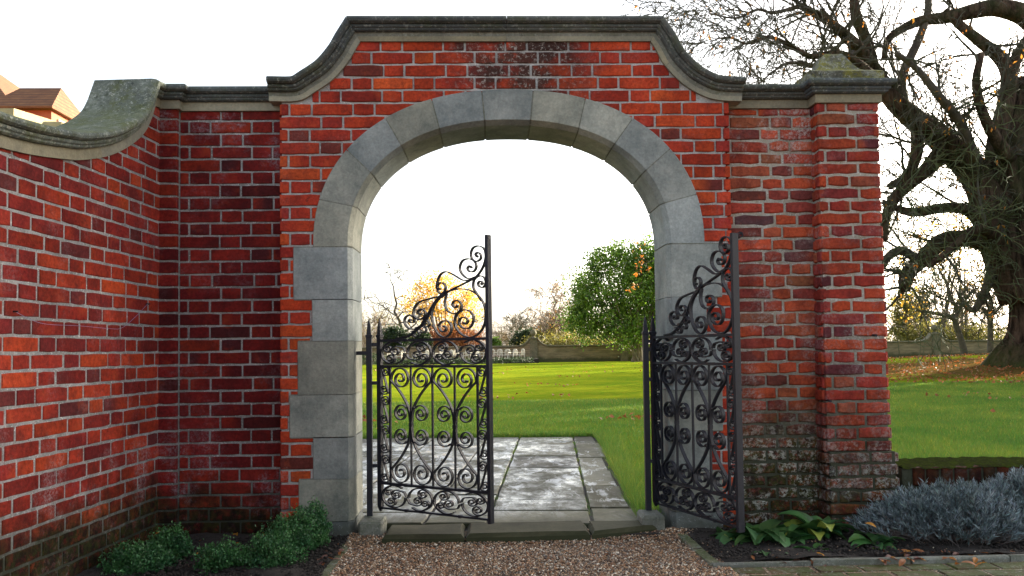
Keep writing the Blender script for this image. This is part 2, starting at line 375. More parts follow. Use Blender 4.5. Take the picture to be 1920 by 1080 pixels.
tag(pebbles(42000, -.80, 1.15, -1.15, .02, lambda x, y: .030 + x * 0 + .028 * np.clip((y + .25) / .25, 0, 1), .0028, .0085, M['pebble'], 'gravel'), kind='stuff', label='brown pea gravel in front of the gateway', cat='gravel')
# ------------------------------------------------------------------ bricks
PAL = {
 'panel': [((.50,.062,.022),30),((.44,.050,.022),28),((.37,.040,.023),22),((.29,.032,.024),14),((.54,.085,.026),6),((.16,.036,.030),2)],
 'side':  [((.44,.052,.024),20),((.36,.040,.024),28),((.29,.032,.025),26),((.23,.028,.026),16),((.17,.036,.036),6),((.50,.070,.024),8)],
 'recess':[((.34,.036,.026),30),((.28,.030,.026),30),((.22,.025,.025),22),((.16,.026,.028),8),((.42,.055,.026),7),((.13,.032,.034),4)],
 'old':   [((.46,.085,.040),22),((.36,.060,.040),22),((.27,.052,.045),18),((.40,.10,.055),12),((.18,.05,.045),12),((.12,.06,.07),4),((.26,.09,.05),9)],
 'pier':  [((.45,.065,.032),28),((.38,.048,.034),24),((.29,.046,.042),14),((.38,.10,.055),8),((.15,.036,.045),7),((.50,.07,.026),10)],
}
def pick(p):
    L = PAL[p]; c = random.choices([a for a, _ in L], [w for _, w in L])[0]; k = random.uniform(.82, 1.18)
    return tuple(min(1, a * k * random.uniform(.94, 1.06)) for a in c)
class Plane:
    def __init__(s, o, d, n): s.o = Vector(o); s.d = Vector(d).normalized(); s.n = Vector(n).normalized()
    def __call__(s, a, z, h=0): p = s.o + s.d * a + s.n * h; return Vector((p.x, p.y, z))
def one_brick(mb, pl, a0, a1, z0, z1, col, rough=1.0, ret0=0, ret1=0):
    # rough-edged brick face with rounded arrises; ret gives thickness to exposed ends
    j = .0019 * rough + .0005; b = .0035 * (.6 + .5 * rough)
    h = random.uniform(-.0015, .0025) * rough
    J = lambda: random.uniform(-j, j)
    n = max(3, int((a1 - a0) / .05)); top = []; 
    al = [a0 + (a1 - a0) * i / n for i in range(n + 1)]
    jb = [J() for _ in al]; jt = [J() for _ in al]
    rc = .004 * min(rough, 1.6); jb[0] += rc * random.random(); jb[-1] += rc * random.random(); jt[0] -= rc * random.random(); jt[-1] -= rc * random.random()
    c2 = pick(one_brick.pal) if random.random() < .22 else col; sp = random.random(); cc = [tuple(u * (1 - w) + v * w for u, v in zip(col, c2)) for w in [min(1, max(0, (i / n - sp) * 3 + .5)) for i in range(n + 1)]]; cc = (cc + cc[::-1]) * 3
    rows = []
    for (ins, hh) in ((0, -.03), (0, -b + h), (b, h)):
        r = []
        for i, a in enumerate(al):
            aa = a + (ins if i == 0 else -ins if i == n else 0); r.append(pl(aa, z0 + ins + jb[i], hh))
        for i in range(n, -1, -1):
            a = al[i]; aa = a + (ins if i == 0 else -ins if i == n else 0); r.append(pl(aa, z1 - ins + jt[i], hh))
        rows.append(r)
    m = 2 * (n + 1); vs = rows[0] + rows[1] + rows[2]; fs = []
    for k in range(2):
        for i in range(m): q = (i + 1) % m; fs.append((k*m+i, k*m+q, k*m+m+q, k*m+m+i))
    for i in range(n): fs.append((2*m+i, 2*m+i+1, 2*m+m-2-i, 2*m+m-1-i))
    mb.add(vs, fs, cc)
one_brick.pal = 'side'
def lay(mb, pl, s0, s1, z0, z1, course, joint, pal, clip=None, rough=1., st=.226, hd=.110, phase=0, seq=None, edge=.004):
    k = 0; z = z0; one_brick.pal = pal
    while z < z1 - .02:
        zt = min(z + course - joint, z1)
        # Flemish bond
        if seq: pat = seq[k % len(seq)]
        else: pat = 'SH'
        a = s0 - ((.0 if (k + phase) % 2 == 0 else (st + hd) / 2 + joint)); i = 0
        while a < s1:
            w = st if pat[i % len(pat)] == 'S' else hd
            w += random.uniform(-.006, .006) * (.4 + rough * .6)
            b0, b1 = max(a, s0), min(a + w, s1)
            if s1 - b1 < .025: b1 = s1
            if b1 - b0 > .025:
                seg = [(b0, b1)]
                if clip: seg = clip(b0, b1, z, zt)
                for c0, c1 in seg:
                    if c1 - c0 > .015: one_brick(mb, pl, c0, c1, z + random.uniform(-.001, .001)*rough, zt, pick(pal), rough)
            a += w + joint * random.uniform(.85, 1.2); i += 1
        z += course; k += 1
# ------------------------------------------------------------------ gateway geometry (measured on the wall plane Y=0)
ZS = (at(587, 464, 0).z + at(1321, 457, 0).z) / 2
xl, xr = at(587, 464, 0).x, at(1321, 457, 0).x; CX = (xl + xr) / 2; AO = (xr - xl) / 2; BO = at(954, 168, 0).z - ZS; NO = 2.23
AI = .932; BI = at(952, 225, 0).z - ZS; NI = 2.27; TH = .36; CH = .02
print('arch', CX, ZS, AO, BO, AI, BI)
def se(phi, a, b, n):
    c, s = math.cos(phi), math.sin(phi)
    return CX + a * math.copysign(abs(c) ** (2 / n), c), ZS + b * abs(s) ** (2 / n)
def inv(x, z, a, b, n):
    u = abs((x - CX) / a) ** (n / 2); v = max(0, (z - ZS) / b) ** (n / 2); p = math.atan2(v, u); return p if x > CX else math.pi - p
PXL = at(525, 600, 0).x; PXR = at(1373, 500, 0).x
ZT = (at(676, 79, 0).z + at(1218, 79, 0).z) / 2          # frieze underside at the top
def cz(pts):
    return [at(u, v, -.03) for u, v in pts]
Lf = [(505,191),(560,190),(592,173),(626,149),(654,116),(668,92)]
Rf = [(1228,92),(1247,125),(1282,160),(1321,182),(1350,189),(1390,191)]
Lp = [at(u, v, 0) for u, v in Lf]; Rp = [at(u, v, 0) for u, v in Rf]
tl = at(676, 80, 0); tr = at(1219, 80, 0)
path = []
zl = (Lp[0].z + Lp[1].z + Rp[-1].z) / 3 
Lc = catmull([(p.x, p.z) for p in Lp] + [(tl.x, ZT)], 5); Rc = catmull([(tr.x, ZT)] + [(p.x, p.z) for p in Rp], 5)
COP = [(a[0], a[1]) for a in Lc] + [(a[0], a[1]) for a in Rc]       # underside of the frieze, left to right
def cop_x(z, side):   # x of frieze edge at height z
    L = Lc if side < 0 else Rc[::-1]
    for a, b in zip(L[:-1], L[1:]):
        if a[1] <= z <= b[1] or b[1] <= z <= a[1]:
            t = (z - a[1]) / (b[1] - a[1] + 1e-9); return a[0] + (b[0] - a[0]) * t
    return None
ZK = max(Lc[0][1], .0)
def open_x(z):   # half width hidden behind stones (bricks stop there)
    if z < ZS: return AI + .05
    b = BI + .10; a = AI + .09
    if z - ZS >= b: return 0
    return a * (1 - ((z - ZS) / b) ** NI) ** (1 / NI)
def clip_panel(b0, b1, z0, z1):
    seg = [(b0, b1)]; zm = (z0 + z1) / 2
    ox = open_x(z0)
    if ox > 0:
        out = []
        for a, b in seg:
            if b <= CX - ox or a >= CX + ox: out.append((a, b))
            else:
                if a < CX - ox: out.append((a, CX - ox))
                if b > CX + ox: out.append((CX + ox, b))
        seg = out
    if z1 > ZK + .005:
        xa = cop_x(min(z1, ZT - .001), -1); xb = cop_x(min(z1, ZT - .001), 1)
        if xa is None: xa = PXL
        if xb is None: xb = PXR
        seg = [(max(a, xa - .03), min(b, xb + .03)) for a, b in seg]
    return [(a, b) for a, b in seg if b - a > .015]
COURSE = .0752
gate_wall = thing('brick_archway', 'red brick gateway wall with grey stone arch and swept moulded coping over the gates', 'archway', (CX, .1, 0))
mb = MB(); lay(mb, Plane((0, 0, 0), (1, 0, 0), (0, -1, 0)), PXL, PXR, -.02, ZT + .02, COURSE, .0116, 'panel', clip_panel, .8)
# exposed left and right ends of the projecting panel
lay(mb, Plane((PXR, .0, 0), (0, 1, 0), (1, 0, 0)), .0, .10, -.02, Rp[-1].z, COURSE, .0116, 'panel', None, .6)
mb.build('brickwork', M['brick_panel'], gate_wall)
# mortar core
out = [(PXL + .004, -.05)] + [(x, z + .02) for x, z in COP if x > PXL + .004 and x < PXR - .004] + [(PXR - .004, -.05)]
inner = [(CX + AI + .045, -.05), (CX + AI + .045, ZS)]
arc = []
for i in range(41):
    p = math.pi * i / 40; arc.append(se(p, AI + .05, BI + .06, NI))
inner += arc[1:-1] + [(CX - AI - .045, ZS), (CX - AI - .045, -.05)]
poly = out + inner
mb = MB(); n = len(poly)
def prism(mb, poly, y0, y1, col=None):
    n = len(poly); vs = [(x, y0, z) for x, z in poly] + [(x, y1, z) for x, z in poly]
    fs = [tuple(range(n - 1, -1, -1)), tuple(range(n, 2 * n))] + [(i, (i + 1) % n, n + (i + 1) % n, n + i) for i in range(n)]
    mb.add(vs, fs, col)
prism(mb, poly[::-1], .0075, TH - .01)
mb.build('mortar_core', M['mortar'], gate_wall)
# stones : cross-section swept
def stone_tint(): k = random.uniform(.72, 1.12); w = random.choice((-.05, -.02, 0, .06, .10)); return (k * (1 + w * .5), k, k * (1 - w))
FY = -.005
def sect(fin, fout):
    # fin / fout : (x,z) on the front inner and outer edges, returns ring of 5 world points
    d = Vector((fout[0] - fin[0], 0, fout[1] - fin[1])); L = d.length; d /= L
    P = lambda r, y: Vector((fin[0], y, fin[1])) + d * r
    return [P(L, FY + .004), P(L - .004, FY), P(.003, FY), P(.0, FY + .003), P(-CH, .04), P(-CH, TH), P(L, TH)]
def ringsolid(mb, rings, col):
    m = len(rings[0]); vs = [p for r in rings for p in r]; fs = []
    for i in range(len(rings) - 1):
        for k in range(m): q = (k + 1) % m; fs.append((i*m+k, (i+1)*m+k, (i+1)*m+q, i*m+q))
    fs.append(tuple(range(m))); fs.append(tuple((len(rings)-1)*m + k for k in range(m-1, -1, -1)))
    mb.add(vs, fs, col)
joints_px = [((1244.6,381),(1301.5,365.6)),((1206.6,322),(1251,282)),((1150.6,271.5),(1185.6,223)),((1085,241),(1098,184)),((995,225),(1000,168)),
             ((908.6,225.6),(903,169)),((822.5,239),(808.5,184)),((752.5,273),(722,221)),((693,323),(652,282)),((662,387),(597,374))]
J = [(0., 0.)]
for (a, b) in joints_px:
    A = at(*a, 0); B = at(*b, 0); J.append((inv(A.x, A.z, AI, BI, NI), inv(B.x, B.z, AO, BO, NO)))
J.append((math.pi, math.pi))
allr = []; QJ = []
for i in range(len(J) - 1):
    mb = MB(); rings = []; N = 7
    for k in range(N + 1):
        t = k / N; e = .0042
        pi_ = J[i][0] + (J[i+1][0] - J[i][0]) * t; po = J[i][1] + (J[i+1][1] - J[i][1]) * t
        if k == 0: pi_ += e / 1; po += e * .6
        if k == N: pi_ -= e / 1; po -= e * .6
        rings.append(sect(se(pi_, AI, BI, NI), se(po, AO, BO, NO)))
    ringsolid(mb, rings, stone_tint()); mb.build('voussoir', M['stone'], gate_wall)
    for r in rings: allr.append([p + Vector((0, .006 if p.y < TH - .01 else -.006, 0)) for p in r])
# joint mortar, set slightly back
mb = MB(); rings = []
for k in range(81):
    p = math.pi * k / 80; a = se(p, AI + .004, BI + .004, NI); b = se(p, AO - .01, BO - .01, NO)
    rings.append([q + Vector((0, .0016 if q.y < TH - .01 else -.01, 0)) for q in sect(a, b)])
ringsolid(mb, rings, None); mb.build('joint_mortar', M['block'], gate_wall)
def jamb(side, quoins):
    for (xo, ya, yb, kind) in quoins:
        z1 = at(xo, ya, 0).z; z0 = at(xo, yb, 0).z; X = at(xo, (ya + yb) / 2, 0).x; QJ.append((side, z1, X)); QJ.append((side, z0, X))
        mb = MB(); xi = CX + side * AI
        g = .0018
        ext = .0
        rings = []
        for z in (z0 + g, z1 - g):
            r = sect((xi, 0), (X, 0)); rings.append([Vector((p.x, p.y, z)) for p in r])
        if side < 0: rings = rings[::-1]
        ringsolid(mb, rings, tuple(k * (.62 if kind == 'p' else 1) for k in stone_tint()))
        mb.build('plinth_stone' if kind == 'p' else 'quoin', M['stone'], gate_wall)
jamb(-1, [(550,464,562,''),(585,562,640,''),(558,640,741,''),(543,741,821,''),(587,821,899,''),(560,899,979,''),(562,979,1034,'p')])
jamb(1, [(1353,457,556,''),(1325,556,631,''),(1355,631,731,''),(1355,731,807,''),(1334,807,882,''),(1355,882,958,''),(1356,958,1022,'p')])
for (sd, zq, Xq) in QJ:
    mb = MB(); xi = CX + sd * (AI + .005); a, b = sorted((xi, Xq - sd * .004)); mb.box(a, b, -.0036, .03, zq - .004, zq + .004); mb.build('joint_mortar', M['block'], gate_wall)
for sd in (-1, 1):
    mb = MB(); xi = CX + sd * (AI + .006); a, b = sorted((xi, xi + sd * .12)); mb.box(a - (0 if sd > 0 else .0), b, .003, TH - .004, -.05, ZS)
    mb.build('joint_mortar', M['block'], gate_wall)
# coping sweeps -------------------------------------------------------
PRF_F = [(0, .0), (0, .014), (.050, .014), (.050, .0)]                       # frieze band (n, outward)
PRF_C = [(.051, -.02), (.051, .030), (.058, .040), (.066, .042), (.072, .050), (.080, .053), (.087, .048), (.089, .060), (.098, .074), (.110, .078), (.122, .074), (.130, .060), (.134, .035)]
def sweep(mb, pts, nrms, sides, prof, back, col=None, seglen=None, tilt=None):
    # pts along the wall, nrms (up-like mitred vector), sides (outward mitred vector)
    rings = []
    for p, n, s in zip(pts, nrms, sides):
        r = [p + n * a + s * b for a, b in prof]
        a0 = prof[0][0]; a1 = prof[-1][0]
        r += [p + n * a1 - s * back, p + n * a0 - s * back]; rings.append(r)
    ringsolid(mb, rings, col)
def planar(pts, side):
    # pts in a vertical plane: mitred normals
    P = [Vector(p) for p in pts]; T = [(b - a).normalized() for a, b in zip(P[:-1], P[1:])]; N = []
    for i in range(len(P)):
        t0 = T[max(i - 1, 0)]; t1 = T[min(i, len(T) - 1)]
        n0 = side.cross(t0); n1 = side.cross(t1)
        if n0.z < 0 and abs(n0.z) > .02: n0 = -n0
        if n1.z < 0 and abs(n1.z) > .02: n1 = -n1
        n = (n0 + n1).normalized(); N.append(n / max(.4, n.dot(n0)))
    return P, N
side = Vector((0, -1, 0))
def norm_up(pts):
    # consistent: left-hand normal of left-to-right path in XZ plane
    P = [Vector(p) for p in pts]; T = [(b - a).normalized() for a, b in zip(P[:-1], P[1:])]; N = []
    for i in range(len(P)):
        t0 = T[max(i-1, 0)]; t1 = T[min(i, len(T)-1)]
        n0 = Vector((-t0.z, 0, t0.x)); n1 = Vector((-t1.z, 0, t1.x)); n = (n0 + n1).normalized(); N.append(n / max(.35, n.dot(n0)))
    return P, N
pts = [Vector((x, 0, z)) for x, z in COP]
# level the ends
P_, N_ = norm_up(pts)
cuts = [0, 13, len(Lc) - 1]
def seg_idx():
    nL = len(Lc); a = [0, nL // 2, nL - 1]; b = [nL, nL + len(Rc) // 2, nL + len(Rc) - 1]
    return a, b
a_, b_ = seg_idx()
def sweep_part(i0, i1, name, prof, matn, extra=None):
    mb = MB(); p = P_[i0:i1+1]; nn = N_[i0:i1+1]
    t0 = (p[1]-p[0]).normalized()*.0015; t1 = (p[-1]-p[-2]).normalized()*.0015
    p = [p[0] + t0] + list(p[1:-1]) + [p[-1] - t1]
    sweep(mb, p, nn, [side]*len(p), prof, TH + .05, stone_tint()); mb.build(name, M[matn], gate_wall)
# horizontal run split at the middle joint
mid = Vector((at(950, 79, 0).x, 0, ZT))
iL = len(Lc) - 1
P_ = list(P_[:iL+1]) + [mid] + list(P_[iL+1:]); N_ = list(N_[:iL+1]) + [Vector((0, 0, 1))] + list(N_[iL+1:])
for (i0, i1) in ((0, iL - 8), (iL - 8, iL), (iL, iL + 1), (iL + 1, iL + 2), (iL + 2, iL + 12), (iL + 12, len(P_) - 1)):
    sweep_part(i0, i1, 'coping_stone', PRF_C, 'coping')
    sweep_part(i0, i1, 'frieze_stone', PRF_F, 'frieze')
mb = MB(); sweep(mb, P_, N_, [side]*len(P_), [(.004, .0), (.004, .010), (.128, .030)], TH + .04); mb.build('joint_mortar', M['block'], gate_wall)
# ------------------------------------------------------------------ left recess wall and perpendicular side wall
RY = .095
cx0 = at(305, 600, RY).x
z_rec = at(420, 209, RY).z
RXA = at(337, 600, RY).x
rec = thing('brick_wall', 'short dark crimson brick wall between the left side wall and the archway, with moulded coping', 'wall', ((cx0 + PXL) / 2, .2, 0))
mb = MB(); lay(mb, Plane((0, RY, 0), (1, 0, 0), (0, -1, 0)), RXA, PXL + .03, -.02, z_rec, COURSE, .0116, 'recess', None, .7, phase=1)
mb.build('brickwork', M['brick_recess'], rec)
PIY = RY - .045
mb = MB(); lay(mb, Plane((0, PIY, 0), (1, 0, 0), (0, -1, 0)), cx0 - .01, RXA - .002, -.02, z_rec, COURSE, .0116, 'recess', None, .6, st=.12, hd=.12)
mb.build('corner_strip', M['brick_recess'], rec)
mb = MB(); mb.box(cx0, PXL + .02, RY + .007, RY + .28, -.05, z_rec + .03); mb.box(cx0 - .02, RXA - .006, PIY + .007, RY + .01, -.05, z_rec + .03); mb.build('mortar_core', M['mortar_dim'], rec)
def hsweep(mb, pts2, z, prof, back_w, col=None):
    # path in plan, outward side mitred, up is z
    P = [Vector((x, y, z)) for x, y in pts2]; T = [(b - a).normalized() for a, b in zip(P[:-1], P[1:])]; S_ = []
    for i in range(len(P)):
        t0 = T[max(i-1, 0)]; t1 = T[min(i, len(T)-1)]; s0 = Vector((t0.y, -t0.x, 0)); s1 = Vector((t1.y, -t1.x, 0))
        s = (s0 + s1).normalized(); S_.append(s / max(.4, s.dot(s0)))
    rings = []
    for p, s in zip(P, S_):
        r = [p + Vector((0, 0, a)) + s * b for a, b in prof]
        r += [Vector((p.x, back_w, z + prof[-1][0])), Vector((p.x, back_w, z + prof[0][0]))]; rings.append(r)
    ringsolid(mb, rings, col)
hp = [(cx0 - .2, PIY), (RXA + .002, PIY), (RXA + .003, RY), (PXL - .005, RY)]
mb = MB(); hsweep(mb, hp, z_rec, PRF_F, RY + .3, (1, 1, 1)); mb.build('frieze_stone', M['frieze'], rec)
mb = MB(); hsweep(mb, hp, z_rec, PRF_C, RY + .31, (.95, 1, 1)); mb.build('coping_stone', M['coping'], rec)
# side wall: plane through the corner heading for its vanishing point
vd = ray(1037, 656); vd = Vector((vd.x, vd.y, 0)).normalized(); vn = Vector((vd.y, -vd.x, 0))   # outward = towards +x
c0 = Vector((cx0, RY, 0)); SLEN = 4.2
sidew = thing('brick_wall', 'long red brick side wall at the left edge under a mossy swept coping', 'wall', (c0.x - .17, -1, 0))
cp_px = [(300,179),(291,208),(280,231),(262,249),(233,266),(204,275),(163,279),(134,276),(87,269),(44,259),(0,246)]
cp = []
for u, v in cp_px:
    p = atplane(u, v, c0 + vn * .055, vn); a = (p - c0).dot(vd); cp.append((a, p.z))
print('side coping', [(round(a, 2), round(z, 2)) for a, z in cp])
ztop = cp[0][1]
prof_side = [(.25, ztop + .02), (.0, ztop + .02), (cp[0][0], ztop + .0)] + cp[1:]
last = cp[-1]; prof_side = prof_side + [(last[0] - .5, last[1] - .03), (last[0] - 1.2, last[1] - .04), (-SLEN, last[1] - .04)]
prof_side = [(a, z) for a, z in prof_side]
Sc = catmull(prof_side[2:], 5); Sc = [(float(a[0]), float(a[1])) for a in Sc]
SP = [(.22, Sc[0][1] + .012), (-.02, Sc[0][1] + .012)] + Sc       # underside of the moulding
def side_z(a):
    L = SP
    for p, q in zip(L[:-1], L[1:]):
        if q[0] <= a <= p[0]:
            t = (a - q[0]) / (p[0] - q[0] + 1e-9); return q[1] + (p[1] - q[1]) * t
    return L[-1][1]
def clip_side(b0, b1, z0, z1):
    # trim each brick to where it passes under the frieze
    lim = lambda a: side_z(a) - .015
    if z1 < lim(b0) and z1 < lim(b1): return [(b0, b1)]
    if z0 > lim(b0) and z0 > lim(b1): return []
    a = b1
    while a > b0 and z1 > lim(a) + .02 and side_z(b1) < side_z(b0): a -= .01
    c = b0
    while c < b1 and z1 > lim(c) + .02 and side_z(b0) <= side_z(b1): c += .01
    return [(c, a)] if a - c > .02 else []
pls = Plane(c0, vd, vn)
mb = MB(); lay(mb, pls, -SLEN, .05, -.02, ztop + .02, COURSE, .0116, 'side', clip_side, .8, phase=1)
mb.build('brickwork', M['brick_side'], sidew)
# core and copings in the wall's own plane
TW = .26
def sp_pts(off, h=0): return [Vector((pls(a, 0, h).x, pls(a, 0, h).y, z + off)) for a, z in SP]
mb = MB(); core = [(a, z - .01) for a, z in SP] + [(-SLEN, -.05), (.22, -.05)]
vs = [pls(a, z, -.003) for a, z in core] + [pls(a, z, -TW) for a, z in core]; n = len(core)
mb.add(vs, [tuple(range(n)), tuple(range(2*n-1, n-1, -1))] + [(i, n+i, n+(i+1)%n, (i+1)%n) for i in range(n)]); mb.build('mortar_core', M['mortar_dim'], sidew)
P2 = [pls(a, z, 0) for a, z in SP]
T2 = [(b - a).normalized() for a, b in zip(P2[:-1], P2[1:])]; N2 = []
for i in range(len(P2)):
    t0 = T2[max(i-1, 0)]; t1 = T2[min(i, len(T2)-1)]
    n0 = t0.cross(vn); n1 = t1.cross(vn)
    if i == 0 and n0.z < 0: pass
    n0 = n0 if n0.z >= -.01 or abs(n0.z) < .2 else -n0; n1 = n1 if n1.z >= -.01 or abs(n1.z) < .2 else -n1
    n = (n0 + n1).normalized(); N2.append(n / max(.5, n.dot(n0)))
PS_F = [(-.052, .0), (-.052, .014), (.0, .014), (.0, .0)]
PS_C = [(a - .05, b) for a, b in PRF_C]
k1 = 2 + 5 * 5
for (i0, i1) in ((0, 2), (2, k1), (k1, len(P2) - 1)):
    mb = MB(); sweep(mb, P2[i0:i1+1], N2[i0:i1+1], [vn]*(i1-i0+1), PS_F, TW - .0, stone_tint()); mb.build('frieze_stone', M['frieze'], sidew)
    mb = MB(); sweep(mb, P2[i0:i1+1], N2[i0:i1+1], [vn]*(i1-i0+1), [(a, b) for a, b in PS_C], TW + .035, stone_tint()); mb.build('coping_stone', M['coping_mossy'], sidew)
# ------------------------------------------------------------------ right wall with pier
RYR = .095
PX0 = at(1543, 600, -.01).x; PX1 = at(1652, 400, -.01).x
z_r = at(1450, 204, RYR).z
rw = thing('brick_wall', 'weathered old brick wall with projecting pier and mossy stone cap right of the archway', 'wall', ((PXR + PX1) / 2, .2, 0))
mb = MB(); lay(mb, Plane((0, RYR, 0), (1, 0, 0), (0, -1, 0)), PXR - .02, PX0 + .02, -.02, z_r, .0735, .0135, 'old', None, 2.2, seq=['SH', 'HHS', 'SH', 'SSH'])
mb.build('brickwork', M['brick_old'], rw)
mb = MB(); mb.box(PXR - .01, PX0 + .1, RYR + .008, RYR + .27, -.05, z_r + .03); mb.build('mortar_core', M['mortar_old'], rw)
# pier, slightly battered: lower part steps out
PY = -.01
z_pl = at(1600, 846, PY).z
class Batter(Plane):
    def __init__(s, o, d, n, k, c): super().__init__(o, d, n); s.k = k; s.c = c
    def __call__(s, a, z, h=0):
        p = s.o + s.d * a + s.n * h; zz = max(0, 2.3 - z)
        p = p + s.n * s.k * zz * .4
        p.x += (p.x - s.c) * s.k * zz
        return Vector((p.x, p.y, z))
pc = (PX0 + PX1) / 2
mb = MB()
bp = Batter((0, PY, 0), (1, 0, 0), (0, -1, 0), .018, PX0 + .02)
lay(mb, bp, PX0, PX1, z_pl, z_r, .0735, .0135, 'pier', None, 2.2)
lay(mb, Batter((PX0, 0, 0), (0, -1, 0), (-1, 0, 0), .02, PX0 + .02), -(RYR + .0), -PY, z_pl, z_r, .0735, .0135, 'pier', None, 1.6)
lay(mb, Batter((PX1, 0, 0), (0, 1, 0), (1, 0, 0), .018, PX0 + .02), PY, RYR + .3, z_pl, z_r, .0735, .0135, 'pier', None, 1.6)
b2 = Batter((0, PY - .03, 0), (1, 0, 0), (0, -1, 0), .018, PX0 + .02)
lay(mb, b2, PX0 - .0, PX1 + .018, -.02, z_pl - .006, .0735, .0135, 'old', None, 2.6)
lay(mb, Batter((PX0, 0, 0), (0, -1, 0), (-1, 0, 0), .02, PX0 + .02), -(RYR + .0), -PY + .03, -.02, z_pl - .006, .0735, .0135, 'old', None, 1.8)
lay(mb, Batter((PX1 + .018, 0, 0), (0, 1, 0), (1, 0, 0), .018, PX0 + .02), PY - .03, RYR + .3, -.02, z_pl - .006, .0735, .0135, 'old', None, 1.8)
mb.build('pier_brickwork', M['brick_pier'], rw)
mb = MB()
def bcore(mb, x0, x1, y0, y1, z0, z1):
    vs = []
    for z in (z0, z1):
        zz = max(0, 2.3 - z); 
        for (x, y) in ((x0, y0), (x1, y0), (x1, y1), (x0, y1)):
            vs.append((x + (x - (PX0 + .02)) * .018 * zz, y - (.018 * .4 * zz if y == y0 else 0), z))
    mb.add(vs, [(0,3,2,1),(4,5,6,7),(0,1,5,4),(1,2,6,5),(2,3,7,6),(3,0,4,7)])
bcore(mb, PX0 + .008, PX1 - .008, PY + .009, RYR + .3, z_pl, z_r + .02); bcore(mb, PX0 + .008, PX1 + .010, PY - .021, RYR + .3, -.05, z_pl)
mb.build('pier_core', M['mortar_old'], rw)
hp = [(PXR - .02, RYR), (PX0 - .004, RYR), (PX0 - .003, PY), (PX1 + .003, PY), (PX1 + .003, RYR + .31)]
def hsweep2(prof, matn, name, yb):
    # wall run + pier run closed around the pier
    mb = MB(); hsweep(mb, hp[:2] , z_r, prof, yb, stone_tint()); mb.build(name, M[matn], rw)
    mb = MB(); x0, x1 = PX0 - .003, PX1 + .003; cyc = [(x0, yb), (x0, PY), (x1, PY), (x1, yb)]
    rings = []
    for a, b in prof: rings.append([Vector((x0 - b, yb + b, z_r + a)), Vector((x0 - b, PY - b, z_r + a)), Vector((x1 + b, PY - b, z_r + a)), Vector((x1 + b, yb + b, z_r + a))])
    ringsolid(mb, rings, stone_tint()); mb.build(name, M[matn], rw)
hsweep2(PRF_F, 'frieze', 'frieze_stone', RYR + .3); hsweep2(PRF_C, 'coping', 'coping_stone', RYR + .3)
# ogee cap
zc = z_r + .134; cxp = (PX0 + PX1) / 2 - .012; cyp = (PY + RYR + .3) / 2
mb = MB(); prof = [(.215, 0), (.224, .008), (.224, .050), (.205, .062), (.155, .076), (.122, .100), (.098, .135), (.080, .168), (.066, .196), (.050, .216), (.02, .226)]
rings = []
for hw, zz in prof:
    q = hw * .93; m = 5; r = []
    for (ax, ay, bx, by) in ((-hw,-hw,hw,-hw),(hw,-hw,hw,hw),(hw,hw,-hw,hw),(-hw,hw,-hw,-hw)):
        for k in range(m):
            t = k / m; r.append(Vector((cxp + (ax + (bx-ax)*t) * 1.0 + random.uniform(-.003,.003), cyp + (ay + (by-ay)*t) + random.uniform(-.003,.003), zc + zz + random.uniform(-.002,.002))))
    rings.append(r)
ringsolid(mb, rings, (1, 1, 1)); mb.build('pier_cap', M['cap'], rw, smooth=False)
# ------------------------------------------------------------------ low wall at the right
lw = thing('low_wall', 'low mossy brick wall beside the lavender at the right end of the old wall', 'wall', (3.4, .25, 0))
zlw = at(1800, 874, .02).z
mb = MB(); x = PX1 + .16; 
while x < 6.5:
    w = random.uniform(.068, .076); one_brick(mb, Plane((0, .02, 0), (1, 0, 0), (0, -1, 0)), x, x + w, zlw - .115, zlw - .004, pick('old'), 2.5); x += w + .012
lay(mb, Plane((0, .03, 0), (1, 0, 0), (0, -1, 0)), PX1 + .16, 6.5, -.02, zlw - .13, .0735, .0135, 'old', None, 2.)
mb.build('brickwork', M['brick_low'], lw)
mb = MB(); mb.box(PX1 + .1, 6.5, .03, .40, -.05, zlw - .012); mb.build('mortar_core', M['mortar_old'], lw)
def topgrid(name, x0, x1, y0, y1, z, mat, parent, amp=.012, nx=160, ny=16):
    X, Y = np.meshgrid(np.linspace(x0, x1, nx), np.linspace(y0, y1, ny)); Z = z + rng.uniform(-amp, amp, X.shape) * .4 + np.sin(X * 9) * .002
    Z[0] -= .01; Z[-1] -= .03
    i = (np.arange(nx-1)[None] + nx*np.arange(ny-1)[:, None]).ravel()
    return npmesh(name, np.stack([X, Y, Z], -1), np.stack([i, i+1, i+1+nx, i+nx], 1), mat, parent, smooth=True)
def mossm():
    t = NT('moss_top'); c = t.mix(t.ramp(t.noise(18, 6, .8), (.4, 0.), (.6, 1.)), (.022, .022, .012), (.038, .055, .008))
    c = t.mix(t.ramp(t.noise(60, 5, .8), (.57, 0.), (.65, .7)), c, (.10, .09, .065))
    return t.done(c, .95, t.noise(60, 6, .8), 1., .02, spec=0.)
M['moss'] = mossm()
topgrid('mossy_top', PX1 + .1, 6.5, .012, .41, zlw, M['moss'], lw)
